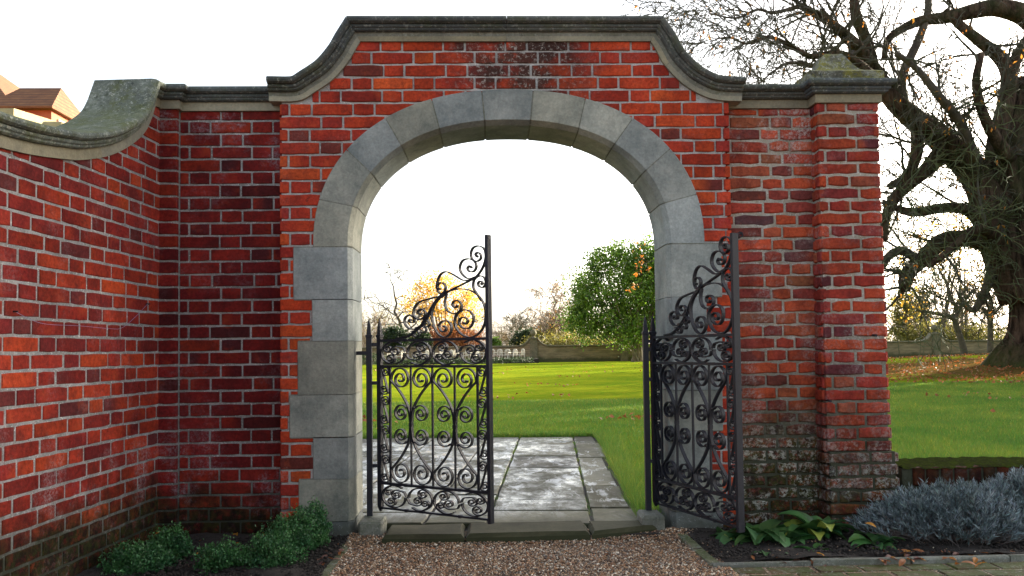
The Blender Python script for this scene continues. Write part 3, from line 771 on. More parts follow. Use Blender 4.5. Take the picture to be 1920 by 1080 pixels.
# ------------------------------------------------------------------ stone flag path
_o = atz(930, 985, LZ); _s = atz(1105, 955, LZ); SLABX = _s.x - _s.y * vd.x / vd.y
def slab_mat():
    t = NT('wet_flagstone'); x, y, z = t.xyz()
    a = t.noise(2.2, 6, .7); c = t.mix(t.ramp(a, (.35, 0.), (.65, 1.)), (.07, .066, .046), (.155, .145, .105)); c = t.mix(1., c, t.attr(), 'MULTIPLY')
    c = t.mix(1., c, t.ramp(t.noise(40, 5, .8), (.3, .75), (.7, 1.15)), 'MULTIPLY')
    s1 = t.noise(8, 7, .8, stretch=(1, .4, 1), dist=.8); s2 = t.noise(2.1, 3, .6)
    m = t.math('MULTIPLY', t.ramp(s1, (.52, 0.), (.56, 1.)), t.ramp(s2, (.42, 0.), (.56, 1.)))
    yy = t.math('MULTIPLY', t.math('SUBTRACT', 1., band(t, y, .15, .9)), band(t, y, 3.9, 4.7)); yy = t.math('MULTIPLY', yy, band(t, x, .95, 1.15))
    c = t.mix(t.math('MULTIPLY', t.math('MULTIPLY', m, yy), .6), c, (.62, .64, .66))  # whitish streaks: sky glare painted into the wet slab colour
    zz = t.math('MULTIPLY', t.math('SUBTRACT', 1., band(t, y, .1, .7)), t.ramp(t.noise(1.6, 5, .7), (.38, 0.), (.58, 1.)))
    xs_ = t.math('SUBTRACT', x, t.math('MULTIPLY', y, vd.x / vd.y)); XB = at(1105, 955, 0).x * 0 + SLABX; zz = t.math('MULTIPLY', zz, t.math('ADD', .2, band(t, xs_, XB - .05, XB + .05), clamp=True)); zz = t.math('MULTIPLY', zz, t.ramp(t.noise(7, 6, .8, stretch=(1, .5, 1)), (.36, .15), (.55, 1.))); r = t.math('SUBTRACT', .8, t.math('MULTIPLY', zz, .68))
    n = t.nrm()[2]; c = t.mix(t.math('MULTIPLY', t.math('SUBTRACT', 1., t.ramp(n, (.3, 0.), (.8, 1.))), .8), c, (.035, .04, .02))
    return t.done(c, r, t.math('ADD', t.noise(25, 5, .7), t.math('MULTIPLY', t.noise(3, 3), 1.)), .2, .006, spec=t.math('ADD', .12, t.math('MULTIPLY', zz, .5)))
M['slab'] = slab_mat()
O = atz(930, 985, LZ)
def toas(u, v): p = atz(u, v, LZ) - O; return p.dot(vd), p.dot(vn)
def frs(a, s, z): p = O + vd * a + vn * s; return (p.x, p.y, z)
s_r = toas(1202, 965)[1]; s_1 = toas(1105, 955)[1]; s_0 = toas(932, 930)[1]; s_m1 = toas(850, 905)[1]
cols = [(s_1, s_r, [985, 952, 911, 883, 858, 832, 816]), (s_0, s_1, [985, 957, 937, 876, 855, 829, 820]), (s_m1, s_0, [985, 966, 927, 893, 864, 838, 820]),
        (s_m1 - .62, s_m1, [985, 960, 912, 880, 852, 834, 820]), (s_m1 - 1.25, s_m1 - .62, [985, 966, 935, 893, 866, 846, 820]), (s_m1 - 1.9, s_m1 - 1.25, [985, 950, 905, 870, 845, 820]), (s_m1 - 2.6, s_m1 - 1.9, [985, 950, 905, 860, 820]), (s_m1-3.4, s_m1-2.6, [985,940,890,850,820])]
mb = MB()
def slabq(mb, q, z, th, col, b=.008):
    # q: four (a,s) corners; irregular slab with rounded top edge
    c = Vector((sum(p[0] for p in q) / 4, sum(p[1] for p in q) / 4)); pts = []
    for i in range(4):
        p, r = Vector(q[i]), Vector(q[(i+1) % 4]); n = 5
        for k in range(n): pts.append(p.lerp(r, k / n) + Vector((random.uniform(-.004, .004), random.uniform(-.004, .004))))
    m = len(pts); vs = []
    zs = z + random.uniform(-.004, .003); tx, ty = random.uniform(-.004, .004), random.uniform(-.004, .004)
    for ins, zz in ((0, -th), (0, -b), (b, 0)):
        for p in pts:
            d = (c - p); d = d / max(d.length, 1e-6) * ins; p2 = p + d; vs.append(frs(p2.x, p2.y, zs + zz + (p2.x - c.x) * tx + (p2.y - c.y) * ty))
    fs = [(k*m+i, k*m+m+i, k*m+m+(i+1) % m, k*m+(i+1) % m) for k in range(2) for i in range(m)] + [tuple(2*m+i for i in range(m-1, -1, -1))]
    mb.add(vs, fs, col)
for s0, s1, ys_ in cols:
    As = [toas(950, y)[0] for y in ys_]; As[0] = toas(950, 980)[0]
    g = .008
    for a0, a1 in zip(As[:-1], As[1:]):
        s1_ = s1
        if s1 == s_r and a0 > .05: s1 = s_r + random.uniform(-.07, .05)
        k = random.uniform(.6, 1.25); slabq(mb, [(a0+g*.6, s0+g), (a0+g*.6, s1-g), (a1-g*.6, s1-g), (a1-g*.6, s0+g)], LZ, .07, (k, k*random.uniform(.97, 1.02), k*random.uniform(.85, 1.02))); s1 = s1_
# worn threshold stones with thick front edge
A0 = toas(950, 979)[0]
def X2as(x, y): p = Vector((x, y, LZ)) - O; return p.dot(vd), p.dot(vn)
FYt = atz(960, 1000, LZ).y; print('threshold front', FYt)
tx = [at(722, 990, 0).x, at(873, 990, -.05).x, at(1104, 985, -.05).x, at(1200, 975, -.0).x + .1]
for i in range(3):
    f0 = FYt + (.015 if i == 0 else 0); f1 = FYt + (.13 if i == 2 else .0); bk = O.y + (atz(950, 979, LZ).y - O.y)
    q = [X2as(tx[i] + .006, f0), X2as(tx[i+1] - .006, f1), X2as(tx[i+1] - .006, bk - .003 + .0), X2as(tx[i] + .006, bk - .003)]
    slabq(mb, [q[0], q[1], q[2], q[3]], LZ + .002, .10, (.48, .47, .36), b=.022)
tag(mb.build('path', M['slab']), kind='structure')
mb = MB(); mb.box(tx[0] + .01, tx[3] - .01, FYt + .06, .2, -.03, LZ - .03); mb.box(-2.8, CX + 1.25, .2, 1.2, -.03, LZ - .022)
q = [frs(A0, s_m1 - 3.4, LZ - .012), frs(A0, s_r, LZ - .012), frs(toas(950, 818)[0] + .01, s_r, LZ - .012), frs(toas(950, 818)[0] + .01, s_m1 - 3.4, LZ - .012)]
mb.add(q, [(0, 1, 2, 3)]); tag(mb.build('path_bed', M['soil']), kind='structure')
END_A = toas(950, 819)[0]
# ------------------------------------------------------------------ gate stops, concrete patch
def rough_block(name, x0, x1, y0, y1, z0, z1, mat, label, cat, b=.012):
    mb = MB(); mb.bevbox(x0, x1, y0, y1, z0, z1, b, (1, 1, 1), .003); return tag(mb.build(name, M[mat]), label, cat)
bl = at(672, 1000, -.0).x; br = at(719, 1000, 0).x; zt = at(700, 977, 0).z
rough_block('stone_block', bl + .004, br, -.03, .17, -.02, zt, 'block', 'small worn stone block holding the left spiked gate post', 'stone block')
bl2 = at(1203, 985, 0).x; br2 = at(1246, 985, 0).x; zt2 = at(1220, 966, 0).z
rough_block('stone_block', bl2, br2 , -.03, .17, -.02, zt2, 'block', 'small worn stone block holding the right spiked gate post', 'stone block')
mb = MB(); c = atz(738, 1020, .006); pts = []
for i in range(22):
    a = 6.283 * i / 22; r = .105 * random.uniform(.85, 1.15); pts.append((c.x - .04 + math.cos(a) * r * 1.35, c.y + .02 + math.sin(a) * r * .95))
n = len(pts); vs = [(x, y, -.01) for x, y in pts] + [(c.x + (x - c.x) * .93, c.y + (y - c.y) * .93, .010) for x, y in pts] + [(c.x, c.y, .014)]
mb.add(vs, [(i, (i+1) % n, n + (i+1) % n, n + i) for i in range(n)] + [(n + i, n + (i+1) % n, 2*n) for i in range(n)])
tag(mb.build('concrete_patch', M['block']), 'grey blob of old concrete on the gravel at the foot of the left gate post', 'concrete')
# ------------------------------------------------------------------ wrought iron gates
W_LEAF = .757; HY = .15
def leafplane(hx_px, fx_px, near=True):
    h = at(hx_px, 800, HY); d = ray(fx_px, 657); d2 = Vector((d.x, d.y)); c2 = Vector((CAM.x, CAM.y)); h2 = Vector((h.x, h.y)) - c2
    b = d2.dot(h2); A = d2.dot(d2); disc = b*b - A*(h2.length_squared - W_LEAF**2); disc = max(disc, 0)
    t = (b - math.sqrt(disc)) / A; f = c2 + d2 * t; return Vector((h.x, HY, 0)), Vector((f.x, f.y, 0))
LH, LFr = leafplane(713, 917); RH, RF = leafplane(1227, 1381)
print('leaf', LH, LFr, RH, RF)
ldir = (LFr - LH).normalized(); lnrm = Vector((ldir.y, -ldir.x, 0))
def L1(x, y):   # crop pixel -> leaf coordinates
    p = atplane(660 + x / 3.6, 420 + y / 3.6, LH, lnrm); return ((p - LH).dot(ldir), p.z)
def L2(x, y):
    p = atplane(660 + x / 3.0, 680 + y / 3.0, LH, lnrm); return ((p - LH).dot(ldir), p.z)
zR1 = L1(560, 780)[1]; zR2 = L1(560, 960)[1]; zR3 = L2(480, 704)[1]; zR4 = L2(480, 850)[1]; zTOP = L1(912, 75)[1]; zBOT = L2(782, 905)[1]
zSP = L1(193, 635)[1]
print('rails', zR1, zR2, zR3, zR4, zTOP, zBOT, zSP)
def volute(cx, cz, R0, R1, a0, turns, n=34, p=1.0):
    out = []
    for i in range(n + 1):
        t = i / n; r = R1 + (R0 - R1) * (1 - t) ** p; a = a0 + turns * 6.2832 * t; out.append((cx + r * math.cos(a), cz + r * math.sin(a)))
    return out
over = [
 [(300,772),(380,755),(450,700),(500,640),(540,560),(590,490),(660,450),(740,410),(800,380),(845,350),(885,290),(903,220),(890,165),(850,148),(815,165),(803,205),(815,240),(845,252),(870,232),(868,205),(850,192),(835,205),(848,222)],
 [(840,355),(790,370),(750,345),(728,300),(745,250),(785,235),(825,250),(840,285),(825,318),(795,322),(780,300),(795,282),(808,295)],
 [(800,378),(750,380),(690,345),(635,322),(595,345),(575,400),(580,450),(600,472),(625,455),(632,420),(610,397),(585,402),(578,430),(595,440)],
 [(580,490),(510,508),(450,530),(418,575),(420,620),(450,645),(485,630),(498,600),(480,578),(455,580),(445,600),(462,610)],
 [(500,620),(470,680),(430,708),(385,705),(357,670),(362,630),(395,615),(420,635),(418,662),(395,665),(385,650),(400,645)],
 [(600,490),(560,540),(540,600),(550,680),(585,745),(630,765),(665,735),(672,690),(645,655),(605,660),(588,690),(605,725),(630,722),(635,700),(618,690)],
 [(600,500),(640,460),(710,440),(790,445),(850,480),(890,540),(903,620),(890,690),(850,745),(800,765),(740,745),(700,690),(698,630),(730,590),(775,580),(815,610),(818,660),(795,700),(755,705),(725,675),(730,640),(760,630),(782,650),(770,675),(750,665)],
 [(640,470),(628,530),(645,585),(690,605),(730,585),(740,545),(715,517),(685,525),(680,550),(700,565),(715,548)],
 [(875,520),(840,465),(820,430),(822,385),(840,360),(870,350),(895,365),(903,400),(885,428),(858,420),(852,398),(868,385),(882,398),(872,408)],
 [(475,640),(505,650),(524,675),(510,695),(490,685),(498,668)],
 [(430,700),(470,692),(500,705),(495,730),(468,732),(466,712)],
 [(400,725),(425,722),(455,735),(448,758),(425,760),(420,745)],
]
def build_gate(name, label, H, Fr, flip_n, topd=0.):
    d = (Fr - H).normalized(); nrm = Vector((d.y, -d.x, 0)) * flip_n
    root = thing(name, label, 'gate', (H.x, H.y, zBOT), 'wrought iron gate leaves')
    P = lambda s, z: Vector((H.x + d.x * s, H.y + d.y * s, z))
    I = M['iron']
    def bar(nm, s0, z0, s1, z1, w, dp):
        mb = MB(); mb.ribbon([P(s0, z0), P(s1, z1)], nrm, w, dp); return mb.build(nm, I, root)
    def scroll(pts, w=.0062, dp=.021, sm=4, taper=False):
        c = catmull(pts, sm) if sm else pts
        # thicken the last curl into the solid eye
        n = len(c); ws = [w * (1 + .9 * max(0, (i - n * .9) / (n * .1))) for i in range(n)]
        mb = MB(); mb.ribbon([P(a[0], a[1]) for a in c], nrm, ws, dp); return mb.build('scroll', I, root, smooth=False)
    W = W_LEAF
    bar('free_stile', W, zBOT, W, zTOP + topd, .019, .038)
    # hinge stile with spear point
    mb = MB(); p0 = P(0, zBOT + .012); sq = lambda z, r: [P(-r, z) + nrm*-r, P(r, z) + nrm*-r, P(r, z) + nrm*r, P(-r, z) + nrm*r]
    rings = [sq(zBOT + .0, .005), sq(zBOT + .03, .0135), sq(zSP - .115, .0135), sq(zSP - .112, .0165), sq(zSP - .100, .0165), sq(zSP - .097, .012), sq(zSP - .05, .009), sq(zSP, .001)]
    ringsolid(mb, rings, None); mb.build('hinge_stile', I, root)
    for z in (zR1, zR2, zR3): bar('rail', 0, z, W, z, .014, .026)
    bar('rail', 0, zR4, W, zR4, .011, .018)
    B = [.076, .227, .3785, .530, .681]
    for i, s in enumerate(B): bar('bar', s, zR3, s, zR2, 0.012 if i in (0, 4) else .009, .011)
    # large lyre scrolls, four at each of the two joints
    zm = (zR2 + zR3) / 2 + .005; Ht = zR2 - zm; Hb = zm - zR3
    for jb in (B[1], B[3]):
        for sx in (-1, 1):
            for sz in (-1, 1):
                hh = Ht if sz > 0 else Hb
                R0 = .070; cz_ = hh - R0 - .003
                pts = [(.004, .01), (.007, .05), (.018, .10), (.052, .158), (.085, .20), (.118, .235)]
                pts = [(x, z * hh / .345) for x, z in pts]
                v = volute(.0735, cz_, R0, .011, -.18, 1.95, 30, 1.05)
                scroll([(jb + sx * x, zm + sz * z) for x, z in pts + v], sm=3)
                pts = [(.006, .015), (.010, .06), (.022, .10)]
                v = volute(.071, .064, .052, .009, 2.5, -1.9, 26, 1.1)
                scroll([(jb + sx * x, zm + sz * z) for x, z in pts + v], sm=3)
        mb = MB(); mb.ribbon([P(jb, zm - .010), P(jb, zm + .010)], nrm, .022, .020); mb.build('collar', I, root)
    # border S scrolls
    hS = (zR2 - zR3) / 4
    for s0, s1, mir in ((.009, B[0] - .004, 1), (B[4] + .004, W - .008, -1)):
        for k in range(4):
            zc_ = zR3 + hS * (k + .5); wv = s1 - s0; cm = (s0 + s1) / 2
            R0 = wv * .47
            top = volute(.10 * wv, hS / 2 - R0 - .004, R0, .006, math.pi * .85, -1.75, 22)[::-1]
            bot = volute(-.10 * wv, -(hS / 2 - R0 - .004), R0, .006, -math.pi * .15, -1.75, 22)
            scroll([(cm + mir * x, zc_ + z) for x, z in top + [(0, 0)] + bot], w=.0052, dp=.018, sm=2)
    # ring bands
    def unit(cs, cz_, hw, hh, mx, mz):
        T = lambda L: [(cs + mx * x * hw, cz_ + mz * z * hh) for x, z in L]
        scroll(T(volute(0, 0, .98, .90, .9, .86, 26) ), w=.0060, sm=0)
        a = volute(0, 0, .92, .9, .9 + .86 * 6.2832, .02, 2)
        scroll(T([(.95, .1), (.80, .45), (.35, .55)] + volute(.18, .18, .40, .07, 1.5, 1.6, 20)), w=.0055, sm=2)
        scroll(T([(-.2, .93), (-.55, .72)] + volute(-.42, .38, .34, .07, 2.0, 1.5, 18)), w=.0055, sm=2)
        scroll(T([(-.75, -.55), (-.5, -.75)] + volute(-.22, -.42, .40, .08, -1.9, 1.6, 20)), w=.0055, sm=2)
    n = 4; 
    for (za, zb) in ((zR2 + .006, zR1 - .005), (zR4 + .005, zR3 - .006)):
        for k in range(n):
            w_ = (W - .02) / n; cs = .010 + w_ * (k + .5)
            unit(cs, (za + zb) / 2, w_ / 2 * .98, (zb - za) / 2, 1 if k % 2 == 0 else -1, 1 if k in (0, 3) else -1)
    for z in (zR1, zR2, zR3, zR4):
        for s in (.19, .37, .56):
            if z in (zR2, zR3) or s != .37:
                mb = MB(); mb.ribbon([P(s - .008, z), P(s + .008, z)], nrm, .017, .022); mb.build('collar', I, root)
    for o_ in over:
        scroll([L1(x, y) for x, y in o_], w=.0062 if len(o_) > 8 else .005, sm=4)
    # thicker lower part of the main stem
    mb = MB(); st = catmull([L1(x, y) for x, y in over[0][:7]], 4); n_ = len(st)
    mb.ribbon([P(a[0], a[1] - .004) for a in st], nrm, [.004 + .012 * math.sin(math.pi * i / (n_ - 1)) for i in range(n_)], .012); mb.build('stem_leaf', I, root)
    return root, d, nrm, P
gl = build_gate('iron_gate', 'left black wrought iron gate leaf with scrollwork, seen almost face on against the lawn', LH, LFr, 1)
gr = build_gate('iron_gate', 'right black wrought iron gate leaf swung back against the arch stones and brick', RH, RF, -1, -.045)
def gate_post(px, label, sd, blockz, H):
    X = at(px, 800, HY).x; root = thing('gate_post', label, 'gate post', (X, HY, blockz), 'spiked iron gate posts')
    sq = lambda z, r: [Vector((X - r, HY - r, z)), Vector((X + r, HY - r, z)), Vector((X + r, HY + r, z)), Vector((X - r, HY + r, z))]
    mb = MB(); ringsolid(mb, [sq(blockz - .02, .016), sq(zSP - .115, .016), sq(zSP - .112, .019), sq(zSP - .10, .019), sq(zSP - .097, .0135), sq(zSP - .05, .010), sq(zSP, .001)], None); mb.build('spiked_bar', M['iron'], root)
    def r(z, x0, x1, nm, hh=.010):
        mb = MB(); mb.box(min(x0, x1), max(x0, x1), HY - .008, HY + .008, z - hh, z + hh); mb.build(nm, M['iron'], root)
    for z in (at(700, 646, HY).z, at(700, 718, HY).z, at(700, 873, HY).z): r(z, X, H.x, 'hinge_rung')
    r(at(680, 662, HY).z, X, CX + sd * (AI + .01), 'wall_bracket', .011)
gate_post(693, 'spiked black iron post carrying the left gate leaf', -1, zt, LH)
gate_post(1213, 'spiked black iron post carrying the right gate leaf', 1, zt2, RH)
# hook holding the right gate to the wall
hk = at(1387, 441, .05); mb = MB()
mb.tube([hk + Vector((.0, .06, -.01)), hk + Vector((0, .0, -.01))], .006, 6)
mb.ribbon([hk + Vector((x, -.004, z)) for x, z in volute(.0, .0, .020, .006, 3.4, -1.5, 18)], Vector((0, 1, 0)), .005, .022)
tag(mb.build('wall_hook', M['iron']), 'small curled black iron hook on the old brick behind the top of the right gate', 'hook')
# thin wire on the side wall
wp = [(28,584),(60,600),(90,608),(150,611),(205,616),(228,615),(252,596),(277,570)]
wp = [atplane(u, v, c0 + vn * .008, vn) for u, v in wp]
wr = thing('training_wire', 'thin slack plant wire hanging between two nails on the left brick wall', 'wire', wp[-1])
mb = MB(); mb.tube(catmull([tuple(p) for p in wp], 5), .0010, 4); mb.build('wire', simple('blue_wire', (.20,.17,.30),(.25,.2,.35), 5, .5, False), wr)
for p in (wp[0], wp[-1]):
    mb = MB(); mb.tube([p - vn * .012, p + vn * .014], .0035, 6); mb.build('nail', M['iron'], wr)
for k, (u, v) in enumerate([(1552,750),(1637,628),(1388,730)]):
    p = at(u, v, RYR if u < 1540 else -.03); p.y = (RYR - .002) if u < 1540 else (PY - .045)
    mb = MB(); mb.tube([p + Vector((0, .05, 0)), p + Vector((0, -.012, -.004))], [.006, .008], 6)
    tag(mb.build('nail', M['iron']), ['old iron nail stub low between the old wall and its pier', 'old iron nail stub high on the pier face', 'rusty iron stub in the old wall just beside the right gate'][k], 'nail')
# ------------------------------------------------------------------ beds
def soil(name, poly, z, amp=.008, n=50):
    xs_ = [p[0] for p in poly]; x0, x1 = min(xs_), max(xs_); y0, y1 = min(p[1] for p in poly), max(p[1] for p in poly)
    X, Y = np.meshgrid(np.linspace(x0, x1, n), np.linspace(y0, y1, n)); Z = z + rng.uniform(-amp, amp, X.shape) + .012 * np.sin(X * 7 + Y * 5)
    i = (np.arange(n-1)[None] + n*np.arange(n-1)[:, None]).ravel()
    return tag(npmesh(name, np.stack([X, Y, Z], -1), np.stack([i, i+1, i+1+n, i+n], 1), M['soil'], smooth=True), kind='structure')
bedL_x1 = at(640, 1040, -.3).x
soil('left_soil_bed', [(-3.2, -2.2), (-.80, .1)], .045)
ex = at(1300, 1040, -.35).x
soil('right_soil_bed', [(ex + .03, -.66), (6.5, .1)], .045, n=70)
tag(pebbles(5000, ex + .04, 2.9, -.64, .06, lambda x, y: .050 + x * 0, .003, .014, M['soil'], 'soil_clods'), kind='stuff', label='dark crumbly soil in the right bed', cat='soil')
tag(pebbles(6500, -2.3, -.80, -1.2, .0, lambda x, y: .050 + x * 0, .003, .014, M['soil'], 'soil_clods'), kind='stuff', label='dark crumbly soil in the left bed', cat='soil')
tag(pebbles(260, ex + .04, 2.9, -.64, .06, lambda x, y: .056 + x * 0, .002, .006, M['pebble'], 'soil_grit'), kind='stuff', label='pale grit on the soil of the right bed', cat='grit')
def edging(name, pts, w, z, label, n, mat='edging'):
    root = thing(name, label, 'edging', (pts[0][0], pts[0][1], 0))
    for i in range(n):
        a = Vector(pts[0]).lerp(Vector(pts[1]), i / n); b = Vector(pts[0]).lerp(Vector(pts[1]), (i + 1) / n - .006 / max(.1, (Vector(pts[1]) - Vector(pts[0])).length))
        d = (b - a).normalized(); q = Vector((-d.y, d.x)) * w / 2; mb = MB(); zz = z + random.uniform(-.006, .006)
        j = lambda: random.uniform(-.005, .005)
        vs = [(p.x + j(), p.y + j(), zc) for zc in (-.03, zz - .008) for p in (a - q, b - q, b + q, a + q)] + [(p.x, p.y, zz + j() * .6) for p in (a - q * .8, b - q * .8, b + q * .8, a + q * .8)]
        k = random.uniform(.7, 1.15)
        mb.add(vs, [(0,1,5,4),(1,2,6,5),(2,3,7,6),(3,0,4,7),(4,5,9,8),(5,6,10,9),(6,7,11,10),(7,4,8,11),(8,9,10,11)], (k, k, k)); mb.build('edging_stone', M[mat], root)
edging('bed_edging', [(-.785, -1.0), (-.80, -.10)], .05, .035, 'mossy stone edging between the box bushes and the gravel', 4)
edging('bed_edging', [(ex, -.10), (ex + .02, -.72)], .06, .045, 'mossy stone edging between the gravel and the green leafy plants', 4)
edging('bed_edging', [(ex + .0, -.70), (4.5, -.70)], .035, .05, 'grey stone strip along the front of the right flower bed', 7, 'block')
# mossy brick strip in the near right corner
mb = MB(); x = ex + .02
while x < 4.4:
    w = random.uniform(.21, .23)
    for r_ in range(4):
        k = random.uniform(.8, 1.1); x0 = x + (.11 if r_ % 2 else 0); mb.bevbox(x0, x0 + w - .01, -.835 - r_ * .115, -.73 - r_ * .115, -.02, .03 + random.uniform(-.003, .003), .006, (k, k * .85, k * .8), .002)
    x += w
tag(mb.build('brick_path', M['moss_brick']), kind='structure')
# ------------------------------------------------------------------ foliage tools
def leaf_arrays(P, D, L, Wd, fold=.25):
    # P base points (n,3), D unit directions, L lengths, Wd widths -> folded diamond, 2 triangles as quads
    n = len(P); up = rng.normal(size=(n, 3)); s = np.cross(D, up); s /= np.linalg.norm(s, axis=1)[:, None] + 1e-9
    nn = np.cross(s, D); L = np.broadcast_to(L, (n,))[:, None]; Wd = np.broadcast_to(Wd, (n,))[:, None]
    a = P; b = P + D * L * .5 + s * Wd * .5 + nn * Wd * fold; c = P + D * L; d = P + D * L * .5 - s * Wd * .5 + nn * Wd * fold
    V = np.stack([a, b, c, d], 1).reshape(-1, 3); i = np.arange(n)[:, None] * 4
    return V, np.concatenate([i + np.array([[0, 1, 2]]), i + np.array([[0, 2, 3]])], 0)
def unit(v): return v / (np.linalg.norm(v, axis=-1, keepdims=True) + 1e-9)
def leaves(name, P, mat, parent=None, L=.1, W=.05, D=None, cvar=.35, fold=.25):
    n = len(P); D = unit(rng.normal(size=(n, 3))) if D is None else unit(D)
    Ls = L * rng.uniform(.6, 1.25, n); Ws = W * rng.uniform(.7, 1.2, n)
    V, Fc = leaf_arrays(P, D, Ls, Ws, fold); k = rng.uniform(1 - cvar, 1 + cvar, (n, 1)) * rng.uniform(.92, 1.08, (n, 3))
    return npmesh(name, V, Fc, mat, parent, col=np.repeat(k, 4, 0))
def clumps(c, r, ncl, per, cr, shell=.55, flat=1., bottom=None):
    # leaf positions in clumps through an ellipsoid, denser to its surface
    u = unit(rng.normal(size=(ncl, 3))); rad = shell + (1 - shell) * rng.random((ncl, 1)) ** .6; rad[rng.random(ncl) < .25] *= .6
    C = np.array(c) + u * rad * np.array(r) * (1 + .16 * rng.normal(size=(ncl, 1)))
    if bottom is not None: C = C[C[:, 2] > bottom]
    P = C[:, None, :] + rng.normal(size=(len(C), per, 3)) * np.array([cr, cr, cr * flat]) * rng.uniform(.6, 1.3, (len(C), 1, 1))
    return P.reshape(-1, 3), C
TW = []
def grow(mb, p, d, L, r, lvl, spec, tips):
    nseg = spec.get('seg', 5); pts = [p]; rr = [r]; d = d.normalized(); kids = []
    for i in range(nseg):
        d = (d + Vector((random.gauss(0, 1), random.gauss(0, 1), random.gauss(0, 1))) * spec['wig'] + Vector((0, 0, spec['up'][min(lvl, len(spec['up'])-1)]))).normalized()
        p = p + d * L / nseg; pts.append(p); rr.append(max(spec['rmin'], r * (1 - .75 * (i + 1) / nseg)))
        if i >= spec.get('first', 1) - 1: kids.append((p, d, rr[-1]))
    mb.tube(pts, rr, spec['sides'][min(lvl, len(spec['sides'])-1)], cap=False)
    tips.append((p, d))
    if lvl >= spec['levels']: return
    for _ in range(spec['n'][min(lvl, len(spec['n'])-1)]):
        q, dd, r0 = random.choice(kids); s = Vector((random.gauss(0, 1), random.gauss(0, 1) * spec.get('flat', 1), random.gauss(0, 1))).normalized()
        nd = (dd * (1 - spec['spread']) + s * spec['spread']).normalized()
        grow(mb, q, nd, L * spec['ratio'] * random.uniform(.6, 1.2), max(spec['rmin'], r0 * .7), lvl + 1, spec, tips)
def gz(x, y): return float(LZ - .02 + mound(np.array(x), np.array(y)))
# ------------------------------------------------------------------ near grass
def blades(n, samp, h, w, name, label):
    P = samp(n); n = len(P); a = rng.uniform(0, 6.28, n); H = h * rng.uniform(.5, 1.3, n); lean = rng.normal(0, .45, (n, 2)) * H[:, None]
    ww = w * rng.uniform(.7, 1.3, n) * np.clip(P[:, 1] / 4. + .4, .6, 3.5)
    sx = np.cos(a) * ww / 2; sy = np.sin(a) * ww / 2
    A = P + np.stack([sx, sy, 0 * sx], 1); B = P - np.stack([sx, sy, 0 * sx], 1); C = P + np.concatenate([lean, H[:, None]], 1)
    V = np.stack([A, B, C], 1).reshape(-1, 3); k = np.stack([rng.uniform(.7, 1.5, n), rng.uniform(.75, 1.2, n), rng.uniform(.6, 1.1, n)], 1)
    dry = rng.random(n) < .06; k[dry] = (3.2, 1.6, 1.6)
    o = npmesh(name, V, np.arange(3 * n).reshape(-1, 3), M['blade'], col=np.repeat(k, 3, 0)); return tag(o, label, 'grass', kind='stuff')
def blade_mat():
    t = NT('grass_blade'); c = t.mix(t.ramp(t.noise(.5, 5, .7), (.38, 0.), (.65, 1.)), (.095, .225, .034), (.19, .31, .048))
    c = t.mix(1., c, t.attr(), 'MULTIPLY'); return t.done(c, .6, trans=.35, spec=.3)
M['blade'] = blade_mat()
vdn, vnn = np.array(vd[:2]), np.array(vn[:2]); Onp = np.array(O[:2])
def off_path(P, grow_=0.):
    q = P[:, :2] - Onp; a = q @ vdn; s = q @ vnn; e = .035 * np.sin(a * 5) + .025 * np.sin(a * 13) - .02
    return ~((a < END_A - grow_ + .03 * np.sin(s * 6)) & (s < s_r + e - grow_))
def samp1(n):
    y = .5 + 11 * rng.random(n) ** 1.35; x = rng.uniform(-.55, .55, n) * (y + 4.6) + .1
    P = np.stack([x, y, LZ - .02 + mound(x, y)], 1); P = P[off_path(P)]
    q = P[:, 0] / (P[:, 1] + 4.58)
    return P[(np.abs(q) < .24)]
blades(330000, samp1, .042, .0035, 'grass', 'short green grass beyond the arch around the stone path')
def samp1b(n):
    a = rng.uniform(.22, END_A, n); s = s_r + np.abs(rng.normal(0, .10, n)) - .03; Q = Onp + a[:, None] * vdn + s[:, None] * vnn
    a2 = END_A + np.abs(rng.normal(0, .08, n)) - .03; s2 = rng.uniform(-4, s_r + .1, n); Q2 = Onp + a2[:, None] * vdn + s2[:, None] * vnn
    Q = np.concatenate([Q, Q2]); return np.stack([Q[:, 0], Q[:, 1], np.full(len(Q), LZ - .02)], 1)
blades(9000, samp1b, .085, .004, 'grass_fringe', 'longer grass fringe hanging over the edge of the stone path')
def samp2(n):
    q = rng.uniform(.22, .85, n); y = .7 + 15 * rng.random(n) ** 1.3; x = q * (y + 4.58)
    return np.stack([x, y, LZ - .02 + mound(x, y)], 1)
blades(390000, samp2, .045, .004, 'grass', 'short green lawn grass behind the low wall under the big tree')
def samp_j(n):
    a = rng.uniform(.3, END_A, n); s = np.where(rng.random(n) < .5, s_0, s_1) + rng.normal(0, .008, n); gate = np.sin(a * 4.1) + np.sin(a * 9.7) + rng.normal(0, .6, n); a, s = a[gate > .1], s[gate > .1]
    Q = Onp + a[:, None] * vdn + s[:, None] * vnn; return np.stack([Q[:, 0], Q[:, 1], np.full(len(Q), LZ - .02)], 1)
blades(2600, samp_j, .034, .003, 'grass_tufts', 'short moss and grass growing in the long joints of the stone path')
